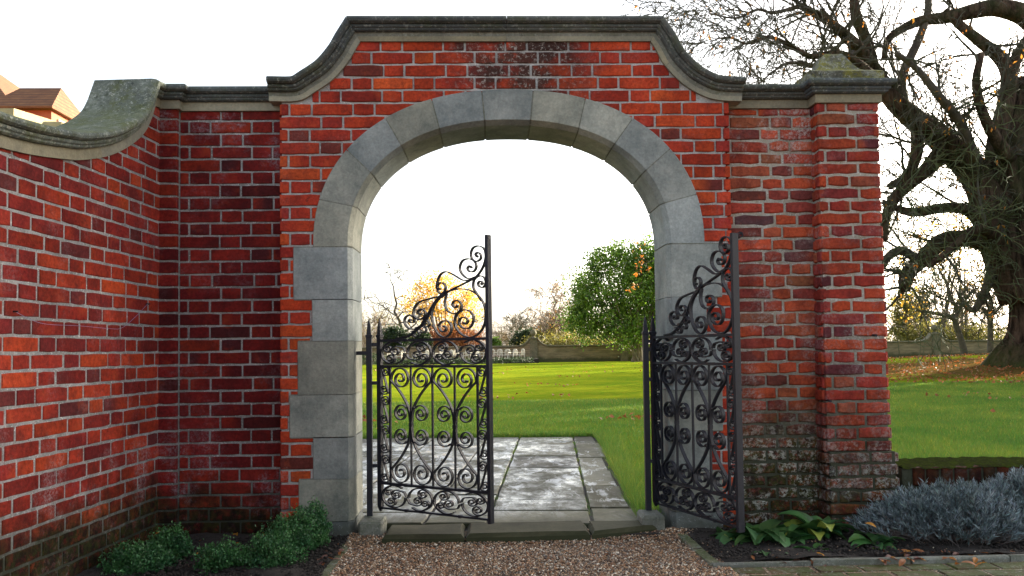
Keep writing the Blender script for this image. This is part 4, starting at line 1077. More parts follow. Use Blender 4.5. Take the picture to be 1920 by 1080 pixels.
# fallen leaves strewn over the lawn
n = 60000; y = 6 + 50 * rng.random(n) ** 1.1; x = rng.uniform(-.3, .75, n) * (y + 4.6)
cl = np.sin(x * 1.3 + 2 * np.sin(y * .7)) + np.sin(y * 1.1 + x * .3) + rng.normal(0, .55, n); near = ((x - 20) / 11) ** 2 + ((y - 22) / 9) ** 2 < 1.2
cl = cl + 1.3 * np.sin(y * 3.3 + x * .5) * np.sin(x * 2.9 - y); keep = (cl > 2.75) | (near & (rng.random(n) < .35)); x, y = x[keep], y[keep]
P = np.stack([x, y, LZ + mound(x, y) + .03], 1); D = rng.normal(size=(len(P), 3)); D[:, 2] *= .25
leaves('fallen_leaves', P, M['leaf_brown'], None, .085, .07, D); tag(bpy.data.objects['fallen_leaves'], 'scattered brown fallen leaves across the lawn', 'fallen leaves', kind='stuff')
# ------------------------------------------------------------------ box bushes
def box_bush(px, py, Y, rx, ry, rz, label):
    c = at(px, py, Y); c.z = .03; root = thing('box_bush', label, 'bush', c, 'small clipped box bushes in the left bed')
    P, C = clumps((c.x, c.y, rz * .55), (rx, ry, rz * .62), 150, 34, .016, .55, bottom=.02)
    D = unit(rng.normal(size=P.shape)) + np.array([0, -.1, .9]); leaves('foliage', P, M['box'], root, .016, .009, D, .5, .45)
    mb = MB()
    for k in range(0, len(C), 5): mb.tube([Vector((c.x + random.uniform(-.02, .02), c.y, .02)), Vector((c.x, c.y, .02)).lerp(Vector(C[k]), .6) + Vector((0, 0, .01)), Vector(C[k])], [.003, .002, .001], 3)
    mb.build('stem', M['bark'], root); return root
box_bush(255, 1050, -.62, .17, .12, .14, 'dark green box bush close to the left side wall, leftmost of the row')
box_bush(318, 1045, -.42, .10, .09, .17, 'dark green box bush in the corner of the two brick walls')
box_bush(415, 1062, -.60, .12, .10, .13, 'low dark green box bush in the middle of the left bed')
box_bush(505, 1050, -.58, .13, .11, .16, 'box bush just in front of the tallest bush beside the left arch foot')
box_bush(545, 1020, -.36, .13, .12, .22, 'tallest box bush, covering the foot of the red brick left of the arch')
box_bush(588, 1010, -.20, .08, .09, .22, 'box bush against the dark plinth stone of the arch')
# ------------------------------------------------------------------ lavender
def lavender(px, py, Y, n, R_, H_, label):
    c = at(px, py, Y); c.z = .03; root = thing('lavender_bush', label, 'bush', c, 'grey blue lavender in the right bed'); mb = MB(); LP, LD, SP_ = [], [], []
    for i in range(n):
        a = random.uniform(0, 6.283); t = math.sqrt(random.random()); bx = Vector((c.x + math.cos(a) * R_ * .35 * t, c.y + math.sin(a) * R_ * .22 * t, .02))
        e = Vector((c.x + math.cos(a) * R_ * t * random.uniform(.85, 1.1), c.y + math.sin(a) * R_ * .52 * t, .03 + H_ * (1.08 - .70 * t ** 2.2) * random.uniform(.62, 1.15)))
        m = bx.lerp(e, .5) + Vector((random.gauss(0, .035), random.gauss(0, .035), random.gauss(0, .025)))
        pts = catmull([tuple(bx), tuple(m), tuple(e)], 4); mb.tube([Vector(p) for p in pts], [.0022] * 3 + [.0014] * (len(pts) - 3), 3, cap=False)
        d = (e - m).normalized(); up = (d * .6 + Vector((0, 0, .6)) + Vector((random.gauss(0, .2), random.gauss(0, .2), 0))).normalized()
        for k in range(16):
            q = e - d * .055 * random.random() if k < 8 else e + up * .035 * random.random(); s = Vector((random.gauss(0, 1), random.gauss(0, 1), random.gauss(0, 1))).normalized()
            LP.append(tuple(q)); LD.append(tuple(up * 1.1 + s * .8))
    mb.build('stem', M['lavstem'], root); leaves('foliage', np.array(LP), M['lavender'], root, .036, .0062, np.array(LD), .7); return root
lavender(1795, 1018, -.30, 1500, .52, .235, 'spreading grey blue lavender bush next to the pier foot')
lavender(1945, 1000, -.22, 1150, .46, .275, 'grey blue lavender bush at the right edge in front of the low wall')
# ------------------------------------------------------------------ broad leaved plants
def rosette(px, py, Y, n, L, label, tilt=.55, nm='leafy_plant', mat='hosta', grp='broad leaved plants in the right bed'):
    c = at(px, py, Y); c.z = .025; root = thing(nm, label, 'plant', c, grp); mb = MB()
    for i in range(n):
        a = i * 2.399 + random.uniform(-.3, .3); l = L * random.uniform(.55, 1.15); wd = l * random.uniform(.32, .45); el = random.uniform(.25, 1.1) * tilt + .25
        h = Vector((math.cos(a), math.sin(a) * .9, 0)); s = Vector((-h.y, h.x, 0)); N = 8; vs = []
        st = Vector((c.x + random.uniform(-.03, .03), c.y + random.uniform(-.03, .03), .025)); p = st; ang = el * 1.3; tw = random.uniform(-.35, .35)
        k = random.uniform(.65, 1.35); col = (k * random.uniform(.9, 1.3), k, k * random.uniform(.7, 1.1))
        if random.random() < .06: col = (5, 2.2, 1.2)
        for j in range(N + 1):
            t = j / N; wj = wd * (math.sin(math.pi * min(1, t ** .8)) ** .75 if .02 < t < .98 else .05) * .5 + .002; wj *= 1 + .10 * math.sin(j * 2.1 + i)
            up = Vector((0, 0, 1)) * math.cos(ang) - h * math.sin(ang); sd = (s + up * tw).normalized()
            vs += [p - sd * wj + up * wj * .28, p - up * wj * .05, p + sd * wj + up * wj * .28]
            p = p + (h * math.cos(ang) + Vector((0, 0, 1)) * math.sin(ang)) * l / N; ang -= .20 + .05 * random.random()
        mb.add(vs, [(3*j+q, 3*j+q+1, 3*j+q+4, 3*j+q+3) for j in range(N) for q in (0, 1)], col)
    mb.build('foliage', M[mat], root, smooth=True); return root
rosette(1425, 1025, -.27, 30, .26, 'broad leaved green plant at the foot of the right gate leaf')
rosette(1385, 1035, -.25, 16, .18, 'smaller broad leaved plant between the gravel edging and the right gate foot')
rosette(1535, 1015, -.22, 30, .26, 'large broad leaved green plant under the old wall beside its pier', .8)
rosette(1480, 1025, -.30, 14, .17, 'small broad leaved plant between the two larger ones')
rosette(1648, 1040, -.40, 16, .18, 'low broad leaved plant at the near edge of the lavender')
rosette(1445, 1062, -.55, 10, .11, 'little yellow green leafy plant near the front stone strip', .6)
rosette(1525, 1055, -.50, 10, .12, 'pale wilting leafy plant near the front stone strip', .6)
rosette(1330, 1030, -.2, 7, .07, 'tiny leafy seedling beside the arch stone inside the right bed', .6)
# individual fallen leaves in the beds
def dry_leaf_mesh():
    vs = []; N = 6
    for j in range(N + 1):
        t = j / N; w_ = .42 * math.sin(math.pi * t) ** .8 * .5 + .01; y = t - .5; z = .10 * math.sin(t * 3.1) 
        vs += [(-w_, y, z + .16 * w_ * 2), (0, y, z), (w_, y, z + .2 * w_ * 2)]
    me = bpy.data.meshes.new('fallen_leaf'); me.from_pydata(vs, [], [(3*j+q, 3*j+q+1, 3*j+q+4, 3*j+q+3) for j in range(N) for q in (0, 1)]); me.update()
    ca = me.color_attributes.new('Col', 'FLOAT_COLOR', 'POINT'); ca.data.foreach_set('color', np.ones(len(vs) * 4, np.float32)); return me
dm = [dry_leaf_mesh(), dry_leaf_mesh(), dry_leaf_mesh()]
for m_, k in zip(dm, ('leaf_brown', 'leaf_orange', 'dead')):
    if k == 'dead': M['dead'] = leafm('dead_leaf', (.10, .035, .03), (.16, .07, .04), .15, 15)
    m_.materials.append(M[k])
def drop(u, v, z, k, sc, lab, grp):
    p = atz(u, v, z); o = bpy.data.objects.new('fallen_leaf', dm[k]); S.collection.objects.link(o); o.location = p; sc *= .68; o.scale = (sc, sc, sc)
    o.rotation_euler = (random.uniform(-.5, .5), random.uniform(-.5, .5), random.uniform(0, 6.28)); tag(o, lab, 'leaf', grp, 'thing')
random.seed(5)
for i in range(34):
    drop(random.uniform(335, 560), random.uniform(985, 1050), .045, random.choice((0, 0, 2, 1)), random.uniform(.06, .10), 'curled russet fallen leaf on the dark soil among the box bushes', 'fallen leaves among the box bushes')
for i in range(14):
    drop(random.uniform(588, 640), random.uniform(1022, 1062), .045, random.choice((0, 2, 2)), random.uniform(.05, .08), 'dry brown fallen leaf near the edging stones left of the gravel', 'fallen leaves by the left edging')
for i in range(36):
    drop(random.uniform(1640, 1915), random.uniform(1035, 1060), .045, random.choice((0, 0, 2, 1)), random.uniform(.06, .11), 'curled brown fallen leaf on the soil under the front of the lavender', 'fallen leaves under the lavender')
random.seed(9)
for i in range(9):
    drop(random.uniform(780, 1240), random.uniform(1018, 1075), .045, random.choice((0, 2)), random.uniform(.03, .05), 'small dry leaf lying on the gravel in front of the gateway', 'dry leaves on the gravel')
for i in range(10):
    drop(random.uniform(1400, 1640), random.uniform(1040, 1062), .045, random.choice((0, 2)), random.uniform(.045, .075), 'dry fallen leaf on the soil between the broad leaved plants', 'fallen leaves among the broad leaved plants')
drop(1632, 985, .20, 1, .085, 'upright orange fallen leaf caught in the left side of the lavender', None)
drop(1538, 1040, .06, 1, .075, 'bright yellow orange leaf standing on the soil under the large broad leaved plant', None)
drop(300, 1000, .14, 1, .09, 'pale orange leaf leaning in the corner of the two brick walls', None)
# ------------------------------------------------------------------ the great tree at the right
TY = 21.
def big(pts, Y0=TY):
    out = []
    for q in pts:
        u, v = q[0], q[1]; Y = Y0 + (q[3] if len(q) > 3 else 0); p = at(u, v, Y); out.append((p, q[2] * (Y - CAM.y) / F))
    P = catmull([(*p, r) for p, r in out], 5); return [Vector(p[:3]) for p in P], [max(.008, p[3]) for p in P]
bt_base = at(1900, 665, TY); random.seed(21)
bt = thing('spreading_tree', 'huge old tree with dark leaning limbs and bare tangled twigs over the right lawn', 'tree', (bt_base.x, TY, gz(bt_base.x, TY)))
G = {
 'trunk': [(1945,700,96),(1943,668,72),(1945,640,55),(1947,600,49),(1944,540,48),(1935,470,50),(1922,400,44),(1905,330,44),(1925,240,40),(1945,150,34)],
 'a': [(1915,560,40),(1880,470,38),(1858,400,34),(1838,345,30),(1805,300,27),(1765,262,24),(1715,225,21),(1675,188,18),(1640,140,17),(1612,95,13,-.5),(1580,62,10,-1),(1545,35,8,-1.4),(1500,10,6,-2)],
 'b': [(1895,420,26),(1873,330,20),(1868,280,20),(1888,190,17),(1891,140,15),(1874,108,13),(1840,80,11),(1805,52,9),(1770,20,7)],
 'c': [(1888,170,13),(1905,110,11),(1935,60,9)],
 'd': [(1960,60,24),(1920,28,20),(1870,15,17),(1830,20,15),(1780,32,12),(1725,40,10),(1690,55,8),(1665,75,7),(1657,110,5)],
 'e': [(1850,430,16),(1815,395,11),(1770,390,10),(1720,398,9),(1685,392,7),(1655,378,5)],
 'f': [(1895,500,26),(1850,455,20),(1800,446,15),(1762,455,16),(1725,490,15),(1705,508,14),(1697,530,13),(1698,548,8)],
 'f2': [(1725,490,9),(1690,470,9),(1665,482,8),(1655,500,6)],
 'g': [(1862,500,11),(1853,530,9),(1838,565,7),(1825,582,6),(1807,568,5),(1795,545,3)],
 'h': [(1770,280,18),(1735,320,14),(1705,345,12),(1675,375,11),(1660,410,9),(1655,450,9)],
 'i': [(1720,235,13),(1718,290,11),(1700,330,9),(1668,350,7)],
 'j': [(1660,170,12),(1610,120,9,-1),(1570,100,7,-1.5),(1521,106,5.5,-2),(1490,90,4.5,-2.2),(1444,70,3.5,-2.5),(1402,82,2.4,-3),(1365,70,1.7,-3),(1330,78,1.1,-3)],
 'k': [(1640,140,12),(1625,80,11),(1605,30,10),(1600,-20,8)],
 'l': [(1700,215,10),(1690,150,9),(1720,80,8),(1740,20,7),(1735,-30,5)],
 'm': [(1600,100,7,-1),(1560,130,5,-1.5),(1520,122,4,-1.8),(1480,118,3.2,-2),(1450,134,2.2,-2.5),(1420,160,1.4,-3)],
 'n': [(1500,12,4.5,-2),(1450,24,3.2,-2.5),(1420,18,2.6,-2.7),(1380,34,2,-3),(1330,25,1.2,-3)],
 'o': [(1830,300,10,-1),(1800,230,9,-1.5),(1760,180,8,-2),(1720,130,6,-2),(1680,100,5,-2)],
 'p': [(1860,440,14,-1),(1830,430,10,-1.4),(1780,470,7,-1.5),(1740,500,5,-1.5)],
 'q': [(1893,300,14,-1),(1850,230,10,-1.5),(1830,160,8,-2),(1840,100,6,-2)],
}
tips = []; seeds = []
mb = MB(); P_t, R_t = big(G['trunk']); P_t[0].z = gz(P_t[0].x, TY) - .3
mb.tube(P_t, R_t, 44)
# ridged, fluted bark
for i, v in enumerate(mb.v):
    c = P_t[i // 44]; th = 6.2832 * (i % 44) / 44; hgt = c.z; fl = 1 + .085 * math.sin(5 * th + .5 * hgt + 1) + .05 * math.sin(11 * th - .35 * hgt) + .035 * math.sin(19 * th + .8 * hgt) + (.16 * max(0, math.sin(4 * th + .4)) * max(0, 1.6 - hgt))
    d_ = Vector(v) - c; mb.v[i] = tuple(c + d_ * fl)
mb.build('trunk', M['bark_old'], bt, smooth=True)
for k, g in G.items():
    if k == 'trunk': continue
    P, Rr = big(g); mb = MB(); mb.tube(P, Rr, 9); mb.build('limb', M['bark_old'] if Rr[0] > .2 else M['bark'], bt, smooth=True)
    for i in range(2, len(P)): seeds.append((P[i], (P[i] - P[i-1]).normalized(), Rr[i]))
M['twig_green'] = simple('mossy_twig', (.05, .065, .02), (.11, .13, .06), 1.5, .9, bump=False)
mb = MB(); spec = dict(seg=6, wig=.16, up=(.03, .02, -.05, -.10), rmin=.0105, sides=(5, 4, 3, 3), levels=3, n=(5, 4, 3), spread=.42, ratio=.60, flat=.7)
vis = [s for s in seeds] + [s for s in seeds if s[0].x < at(1600, 100, TY).x]
for i in range(150):
    p, d, r = random.choice(vis); s = Vector((random.gauss(-.1, 1), random.gauss(0, .6), random.gauss(.25, 1))).normalized()
    low = p.z < 4.5
    nd = (d * .35 + s * .65).normalized(); grow(mb, p, nd, random.uniform(1.4, 3.0) * (.75 if low else 1), min(r * .45, .05), 0 if random.random() < .6 else 1, spec, tips)
mb.build('twigs', M['twig'], bt)
mb = MB(); sp_d = dict(seg=7, wig=.22, up=(-.10, -.06, .02), rmin=.011, sides=(4, 3, 3), levels=2, n=(3, 2), spread=.45, ratio=.7)
lowl = [s for s in seeds if 2.0 < s[0].z < 8.5 and s[0].x > at(1650, 300, TY).x]
for i in range(120):
    p, d, r = random.choice(lowl); grow(mb, p, Vector((random.gauss(0, .7), random.gauss(-.5, .6), random.gauss(-.1, .6))), random.uniform(1.0, 2.4), .022, 0, sp_d, [])
mb.build('drooping_twigs', M['twig_green'], bt)
print('twig verts', len(mb.v))
tp = np.array([tuple(t[0]) for t in tips]); sel = tp[rng.random(len(tp)) < .05]
sel = np.repeat(sel, 2, 0) + rng.normal(0, .06, (len(sel) * 2, 3)); D = rng.normal(size=sel.shape) * .5 + np.array([0, 0, -1.])
leaves('leaves', sel, M['leaf_orange'], bt, .15, .07, D)
# ------------------------------------------------------------------ far trees
def bare_tree(label, px, Y, top, base_w, mat='twig_pale', barkm='bark_pale', spec=None, lean=0, foliage=None, nm='bare_tree', grp=None, first=.3, leafn=0, lsz=.2, starts=9, trunkr=.16, cat='tree'):
    b = at(px, 660, Y); z0 = gz(b.x, Y) - .1; zt_ = at(px, top, Y).z; H = zt_ - z0
    root = thing(nm, label, cat, (b.x, Y, z0), grp); mb = MB(); p = Vector((b.x, Y, z0)); pts = [p]; rr = [trunkr]; N = 10
    for i in range(N):
        t = (i + 1) / N; p = Vector((b.x + lean * H * t + random.gauss(0, .02) * H, Y + random.gauss(0, .015) * H, z0 + H * t * .93)); pts.append(p); rr.append(trunkr * (1 - .85 * t))
    mb.tube(pts, rr, 6); mb.build('trunk', M[barkm], root, smooth=True); mb = MB(); tips = []
    sp = dict(seg=5, wig=.13, up=(.06, .04, .0, -.03), rmin=.018, sides=(4, 3, 3), levels=2, n=(5, 5, 4), spread=.5, ratio=.55)
    if spec: sp.update(spec)
    for i in range(starts):
        t = first + (1 - first) * random.random(); k = min(N - 1, int(t * N)); q = pts[k].lerp(pts[k+1], random.random()); s = Vector((random.gauss(0, 1), random.gauss(0, 1), random.uniform(.1, .9))).normalized()
        grow(mb, q, s, base_w * (1.25 - .75 * t) * random.uniform(.6, 1.1), rr[k] * .55, 0, sp, tips)
    mb.build('branches', M[mat], root)
    if foliage:
        tp = np.array([tuple(t[0]) for t in tips]); P = np.repeat(tp, leafn, 0) + rng.normal(0, .35, (len(tp) * leafn, 3)); leaves('crown', P, M[foliage], root, lsz, lsz * .6, None)
    return root
def leafy(label, px, Y, top, wpx, bottom, mat, nm='leafy_tree', grp=None, ncl=260, per=45, lsz=.2, trunks=1, cr=None, barkm='bark_pale', cat='tree', blobs=None, depth=1.):
    b = at(px, 660, Y); z0 = gz(b.x, Y) - .1; sc = (Y - CAM.y) / F
    root = thing(nm, label, cat, (b.x, Y, z0), grp); Ps = []; Cs = []
    if blobs is None: blobs = [(px, (top + bottom) / 2, wpx / 2, (bottom - top) / 2)]
    tot = sum(q[2] * q[3] for q in blobs)
    for (u, v, ru, rv) in blobs:
        c = at(u, v, Y); k = max(12, int(ncl * ru * rv / tot)); P, C = clumps((c.x, c.y, c.z), (ru * sc, ru * sc * .8 * depth, rv * sc), k, per, cr or ru * sc * .14, .4); Ps.append(P); Cs.append(C)
    P = np.concatenate(Ps); P = P[P[:, 2] > z0 + .1]; C = np.concatenate(Cs); mb = MB()
    for i in range(trunks):
        e = C[rng.integers(len(C))]; bx = Vector((b.x + random.uniform(-.5, .5) * (trunks > 1), Y, z0)); tr = .05 + .10 * (trunks == 1) + sc * 1.2
        e = Vector((e[0], e[1], max(e[2], z0 + 1))); mb.tube([bx, bx.lerp(e, .35) + Vector((0, 0, .4)), bx.lerp(e, .7), e], [tr, tr * .8, tr * .5, tr * .2], 6)
    for i in range(len(C) // 6):
        a = Vector(C[rng.integers(len(C))]); q = Vector((b.x, Y, z0)).lerp(a, .45); mb.tube([q, q.lerp(a, .5) + Vector((0, 0, .15)), a], [sc * 1.1, sc * .8, sc * .4], 3, cap=False)
    mb.build('trunk', M[barkm], root); leaves('crown', P, M[mat], root, lsz, lsz * .62, None, .45); return root
random.seed(3)
leafy('large dense evergreen with many stems just left of the right arch jamb', 1195, 58, 450, 200, 660, 'leaf_green', ncl=900, per=38, lsz=.24, trunks=11, cr=.38,
      blobs=[(1180,545,75,60),(1205,500,55,48),(1120,500,22,38),(1095,545,36,38),(1100,600,40,38),(1165,610,70,40),(1240,520,60,80),(1240,600,50,50),(1150,480,32,26),(1085,580,20,24)], nm='evergreen_tree')
bare_tree('tall pinkish bare tree with drooping twigs beside the large evergreen', 1040, 74, 527, 3.4, spec=dict(up=(.05, -.02, -.14), n=(6, 6, 4), levels=2), starts=22, first=.4, trunkr=.20, foliage='leaf_orange', leafn=1, lsz=.12)
bare_tree('slender bare tree with one pale upright stem in front of the pinkish tree', 1060, 72, 560, 2.2, spec=dict(up=(.1, -.05, -.1)), starts=12, first=.45, trunkr=.15, lean=-.1)
bare_tree('thin bare tree behind the stone ball of the middle pier', 967, 80, 580, 2.4, starts=9, first=.2, trunkr=.10, mat='twig')
bare_tree('small twiggy bare tree left of the pinkish tree', 1000, 82, 588, 2.6, starts=11, first=.2, trunkr=.12)
bare_tree('bushy bare tree between the thin tree and the pinkish tree', 1022, 84, 598, 2.6, starts=11, first=.15, trunkr=.12)
bare_tree('low bare tree at the left of the far gap above the wall', 940, 88, 628, 1.6, starts=8, first=.2, trunkr=.08)
leafy('dark green conifer mass behind the far wall below the pinkish tree', 1058, 78, 600, 60, 660, 'leaf_dark', nm='conifer_tree', ncl=160, lsz=.3)
leafy('dark green bush behind the far wall left of the middle pier', 992, 78, 622, 58, 660, 'leaf_dark', nm='garden_bush', ncl=150, lsz=.25, cat='bush')
leafy('rounded green bush behind the far wall beside the left gate stile', 928, 76, 630, 22, 660, 'leaf_green', nm='garden_bush', ncl=60, lsz=.25, cat='bush')
leafy('olive green bush above the far wall under the slender bare trees', 1035, 76, 622, 90, 662, 'leaf_olive', nm='garden_bush', ncl=160, lsz=.25, cat='bush')
leafy('golden tree with spreading orange crown seen through the left gate scrollwork', 835, 80, 512, 150, 650, 'leaf_yellow', ncl=230, per=22, lsz=.26, cr=.5,
      blobs=[(795,545,28,28),(830,535,34,26),(868,560,34,24),(880,585,24,18),(815,585,44,26),(770,575,20,20),(850,610,36,20)], nm='golden_tree', barkm='bark', trunks=5)
bare_tree('crooked bare tree with dark forked boughs left of the golden tree', 758, 78, 510, 5.0, spec=dict(wig=.24, up=(.0, .02, .0), n=(4, 4, 3), levels=2, rmin=.03, seg=6), starts=9, first=.35, trunkr=.26, mat='bark', barkm='bark', lean=-.12, nm='bare_tree')
leafy('russet orange shrubs row low behind the far wall and gate', 850, 76, 618, 110, 655, 'leaf_brown', nm='garden_shrub', ncl=120, lsz=.24, cat='shrub')
leafy('dark green bush behind the gate left of the golden tree', 740, 70, 615, 50, 655, 'leaf_dark', nm='garden_bush', ncl=170, lsz=.22, cat='bush')
leafy('dark green bush behind the gate scrollwork under the golden tree', 790, 72, 625, 40, 655, 'leaf_dark', nm='garden_bush', ncl=140, lsz=.22, cat='bush')
bare_tree('pale yellowish twiggy willow at the left edge of the opening', 690, 72, 580, 3., starts=24, first=.05, trunkr=.1, spec=dict(up=(.12, .08, .05), n=(6, 5, 4)), foliage='leaf_olive', leafn=2, lsz=.14)
bare_tree('small bare sapling behind the lower gate scrolls right of the golden tree', 897, 76, 590, 1.6, starts=7, first=.3, trunkr=.06, mat='twig')
# right side background
leafy('yellow green tree just right of the pier beyond the lawn', 1693, 74, 530, 60, 662, 'leaf_olive', ncl=150, per=24, lsz=.28, nm='leafy_tree')
leafy('tall ivy clad tree behind the far wall right of the pier', 1727, 76, 540, 34, 660, 'leaf_dark', ncl=120, per=30, lsz=.25, nm='ivy_tree')
leafy('dark evergreen behind the far wall beside the ball topped pier', 1768, 76, 588, 26, 660, 'leaf_dark', ncl=100, lsz=.22, nm='conifer_tree')
leafy('autumn tree with sparse golden leaves behind the great tree', 1760, 70, 400, 150, 600, 'leaf_yellow', ncl=150, per=11, lsz=.30, cr=.7, nm='golden_tree', trunks=3, barkm='bark',
      blobs=[(1700,505,35,40),(1740,440,45,35),(1790,480,45,45),(1840,520,36,40),(1720,570,35,26),(1800,420,40,30)])
bare_tree('bare tree with pale twigs behind the wall near the great trunk', 1840, 78, 560, 2.6, starts=12, first=.2, trunkr=.1)
bare_tree('bare bushy tree behind the wall left of the ball topped pier', 1705, 80, 585, 2.6, starts=14, first=.1, trunkr=.1, foliage='leaf_olive', leafn=1)
for k, u in enumerate((1804, 1812)):
    b = at(u, 640, 70); mb = MB(); mb.tube([Vector((b.x, 70, 0)), Vector((b.x + .05, 70, 4)), Vector((b.x, 70, at(u, 505, 70).z))], [.17, .14, .06], 6)
    r_ = thing('bare_tree', ['left one of two straight bare poles of trees behind the crooked sapling', 'right one of two straight bare poles of trees behind the crooked sapling'][k], 'tree', (b.x, 70, 0)); mb.build('trunk', M['bark_pale'], r_)
    mb = MB(); tips = []
    for i in range(7): grow(mb, Vector((b.x, 70, random.uniform(3.5, 7))), Vector((random.gauss(0, 1), random.gauss(0, 1), .8)), 1.2, .03, 1, spec, tips)
    mb.build('branches', M['twig_pale'], r_)
FB = 'bare trees on the skyline beyond the far wall'
for i, (u, tp_, Y) in enumerate([(955, 612, 118), (978, 596, 122), (1012, 600, 112), (1034, 590, 120), (1052, 596, 124), (1085, 600, 118), (1690, 560, 118), (1740, 575, 124), (1790, 566, 116), (1872, 570, 120)]):
    r_ = bare_tree('slender bare tree on the skyline beyond the far wall', u, Y, tp_, 3.4, starts=20, first=.12, trunkr=.14, grp=FB, spec=dict(rmin=.03, n=(6, 5, 4), levels=2), mat=['twig_pale', 'twig', 'bark'][i % 3])
leafy('long olive brown shrub belt along the back of the far wall in the arch', 1090, 70, 634, 250, 662, 'leaf_olive', nm='shrub_belt', ncl=260, lsz=.22, cat='shrub', barkm='bark', cr=.5)
leafy('low brown green shrub belt behind the far wall right of the pier', 1780, 72, 612, 230, 650, 'leaf_olive', nm='shrub_belt', ncl=220, lsz=.22, cat='shrub', barkm='bark', cr=.5)
def guided(name, label, Y, lines, mat, nsub, sp, leaf=None):
    b = at(lines[0][0][0], lines[0][0][1], Y); root = thing(name, label, 'tree', (b.x, Y, gz(b.x, Y) - .1)); seeds = []; mb = MB()
    for j, l in enumerate(lines):
        P, Rr = big(l, Y)
        if j == 0: P[0].z = gz(b.x, Y) - .1
        mb.tube(P, Rr, 7); seeds += [(P[i], (P[i] - P[i-1]).normalized(), Rr[i]) for i in range(3, len(P))]
    mb.build('trunk', M[mat], root, smooth=True); mb = MB(); tips = []
    for i in range(nsub):
        p, d, r = random.choice(seeds); s = Vector((random.gauss(0, 1), random.gauss(0, .7), random.gauss(.5, 1))).normalized(); grow(mb, p, (d + s).normalized(), sp['L'], r * .4, 0, sp, tips)
    mb.build('branches', M['twig_pale'], root)
    if leaf: tp = np.array([tuple(t[0]) for t in tips]); tp = tp[rng.random(len(tp)) < .5]; leaves('crown', tp, M[leaf], root, .2, .12)
sp2 = dict(seg=5, wig=.2, up=(.06, .02, 0), rmin=.018, sides=(4, 3, 3), levels=2, n=(4, 3), spread=.5, ratio=.55, L=1.6)
guided('crooked_tree', 'small crooked tree leaning left in front of the far wall', 42, [[(1810,668,7),(1803,640,6),(1793,610,5),(1788,598,5),(1775,592,4),(1745,586,3),(1718,582,2.5)], [(1790,600,5),(1795,580,4),(1780,555,3.5),(1775,530,3),(1760,505,2)], [(1795,580,3),(1808,565,2.5),(1825,545,2)]], 'bark', 26, sp2, 'leaf_olive')
guided('small_tree', 'small forked tree standing near the far wall close to the great trunk', 48, [[(1857,662,6),(1857,620,5),(1855,595,5),(1845,580,3),(1832,570,2.5)], [(1855,596,4),(1868,582,3.5),(1880,570,3)], [(1855,596,4),(1857,570,3),(1852,550,2)]], 'bark', 24, sp2, 'leaf_yellow')
# russet sprigs hanging by the right jamb (branch of a nearer tree)
def sprig(px, py, Y, n, L, label):
    b = at(px, py, Y); root = thing('hanging_sprig', label, 'branch', b, 'russet sprigs beside the right jamb'); mb = MB(); tips = []
    grow(mb, b, Vector((-.7, -.2, -.4)), L, .012, 1, dict(seg=5, wig=.2, up=(0, -.05, -.05), rmin=.006, sides=(4, 3), levels=2, n=(5, 4), spread=.5, ratio=.6), tips)
    mb.build('twigs', M['bark'], root); tp = np.array([tuple(t[0]) for t in tips]); P = np.repeat(tp, n, 0) + rng.normal(0, .04, (len(tp) * n, 3)); D = rng.normal(size=P.shape) + np.array([-.8, 0, -.8]); leaves('leaves', P, M['leaf_orange'], root, .11, .045, D)
    return root
sprig(1232, 452, 17, 2, .55, 'topmost russet leaf sprig overhanging beside the right arch jamb')
sprig(1226, 488, 17, 7, .62, 'largest russet leaf sprig in front of the evergreen by the jamb')
sprig(1205, 528, 17.3, 4, .32, 'lowest small russet sprig in front of the evergreen')
# unseen trees added off to the right, to shade the wall and lawn
leafy('dense evergreen out of view to the right', 1000, 13.4, 300, 100, 600, 'leaf_dark', nm='evergreen_tree', ncl=1, per=1) if False else None
def shade_tree(x, y, h, r, z0, label, ncl=420):
    root = thing('evergreen_tree', label, 'tree', (x, y, LZ)); P, C = clumps((x, y, z0 + (h - z0) / 2), (r, r, (h - z0) / 2), ncl, 30, r * .17, .3)
    leaves('crown', P, M['leaf_dark'], root, .42, .30); mb = MB(); mb.tube([Vector((x, y, 0)), Vector((x + .1, y, h * .5)), Vector((x, y, h * .9))], [.3, .2, .05], 8); mb.build('trunk', M['bark'], root)
shade_tree(18.4, 12.0, 8.5, 3.3, .6, 'unseen dense evergreen tree added for shade right of the low wall, nearest of its row')
shade_tree(25.5, 17.0, 10.5, 3.8, .6, 'unseen tall dense evergreen tree added for shade, second in the row right of the low wall')
shade_tree(31, 24, 12, 4.2, 1., 'unseen tall dense evergreen tree added for shade, third in the row right of the low wall')
shade_tree(41, 48, 12, 3.6, 2., 'unseen tall evergreen tree added for shade far across the lawn at the right')
shade_tree(34.5, 38, 11, 3., 1.5, 'unseen sparse evergreen tree added for shade halfway along the right of the lawn', 110)
shade_tree(63, 79, 18, 4., 3., 'unseen sparse tall evergreen tree added for shade beyond the far wall at the right', 120)
shade_tree(54, 66, 14, 4.5, 2., 'unseen tallest evergreen tree added for shade near the far wall at the right')
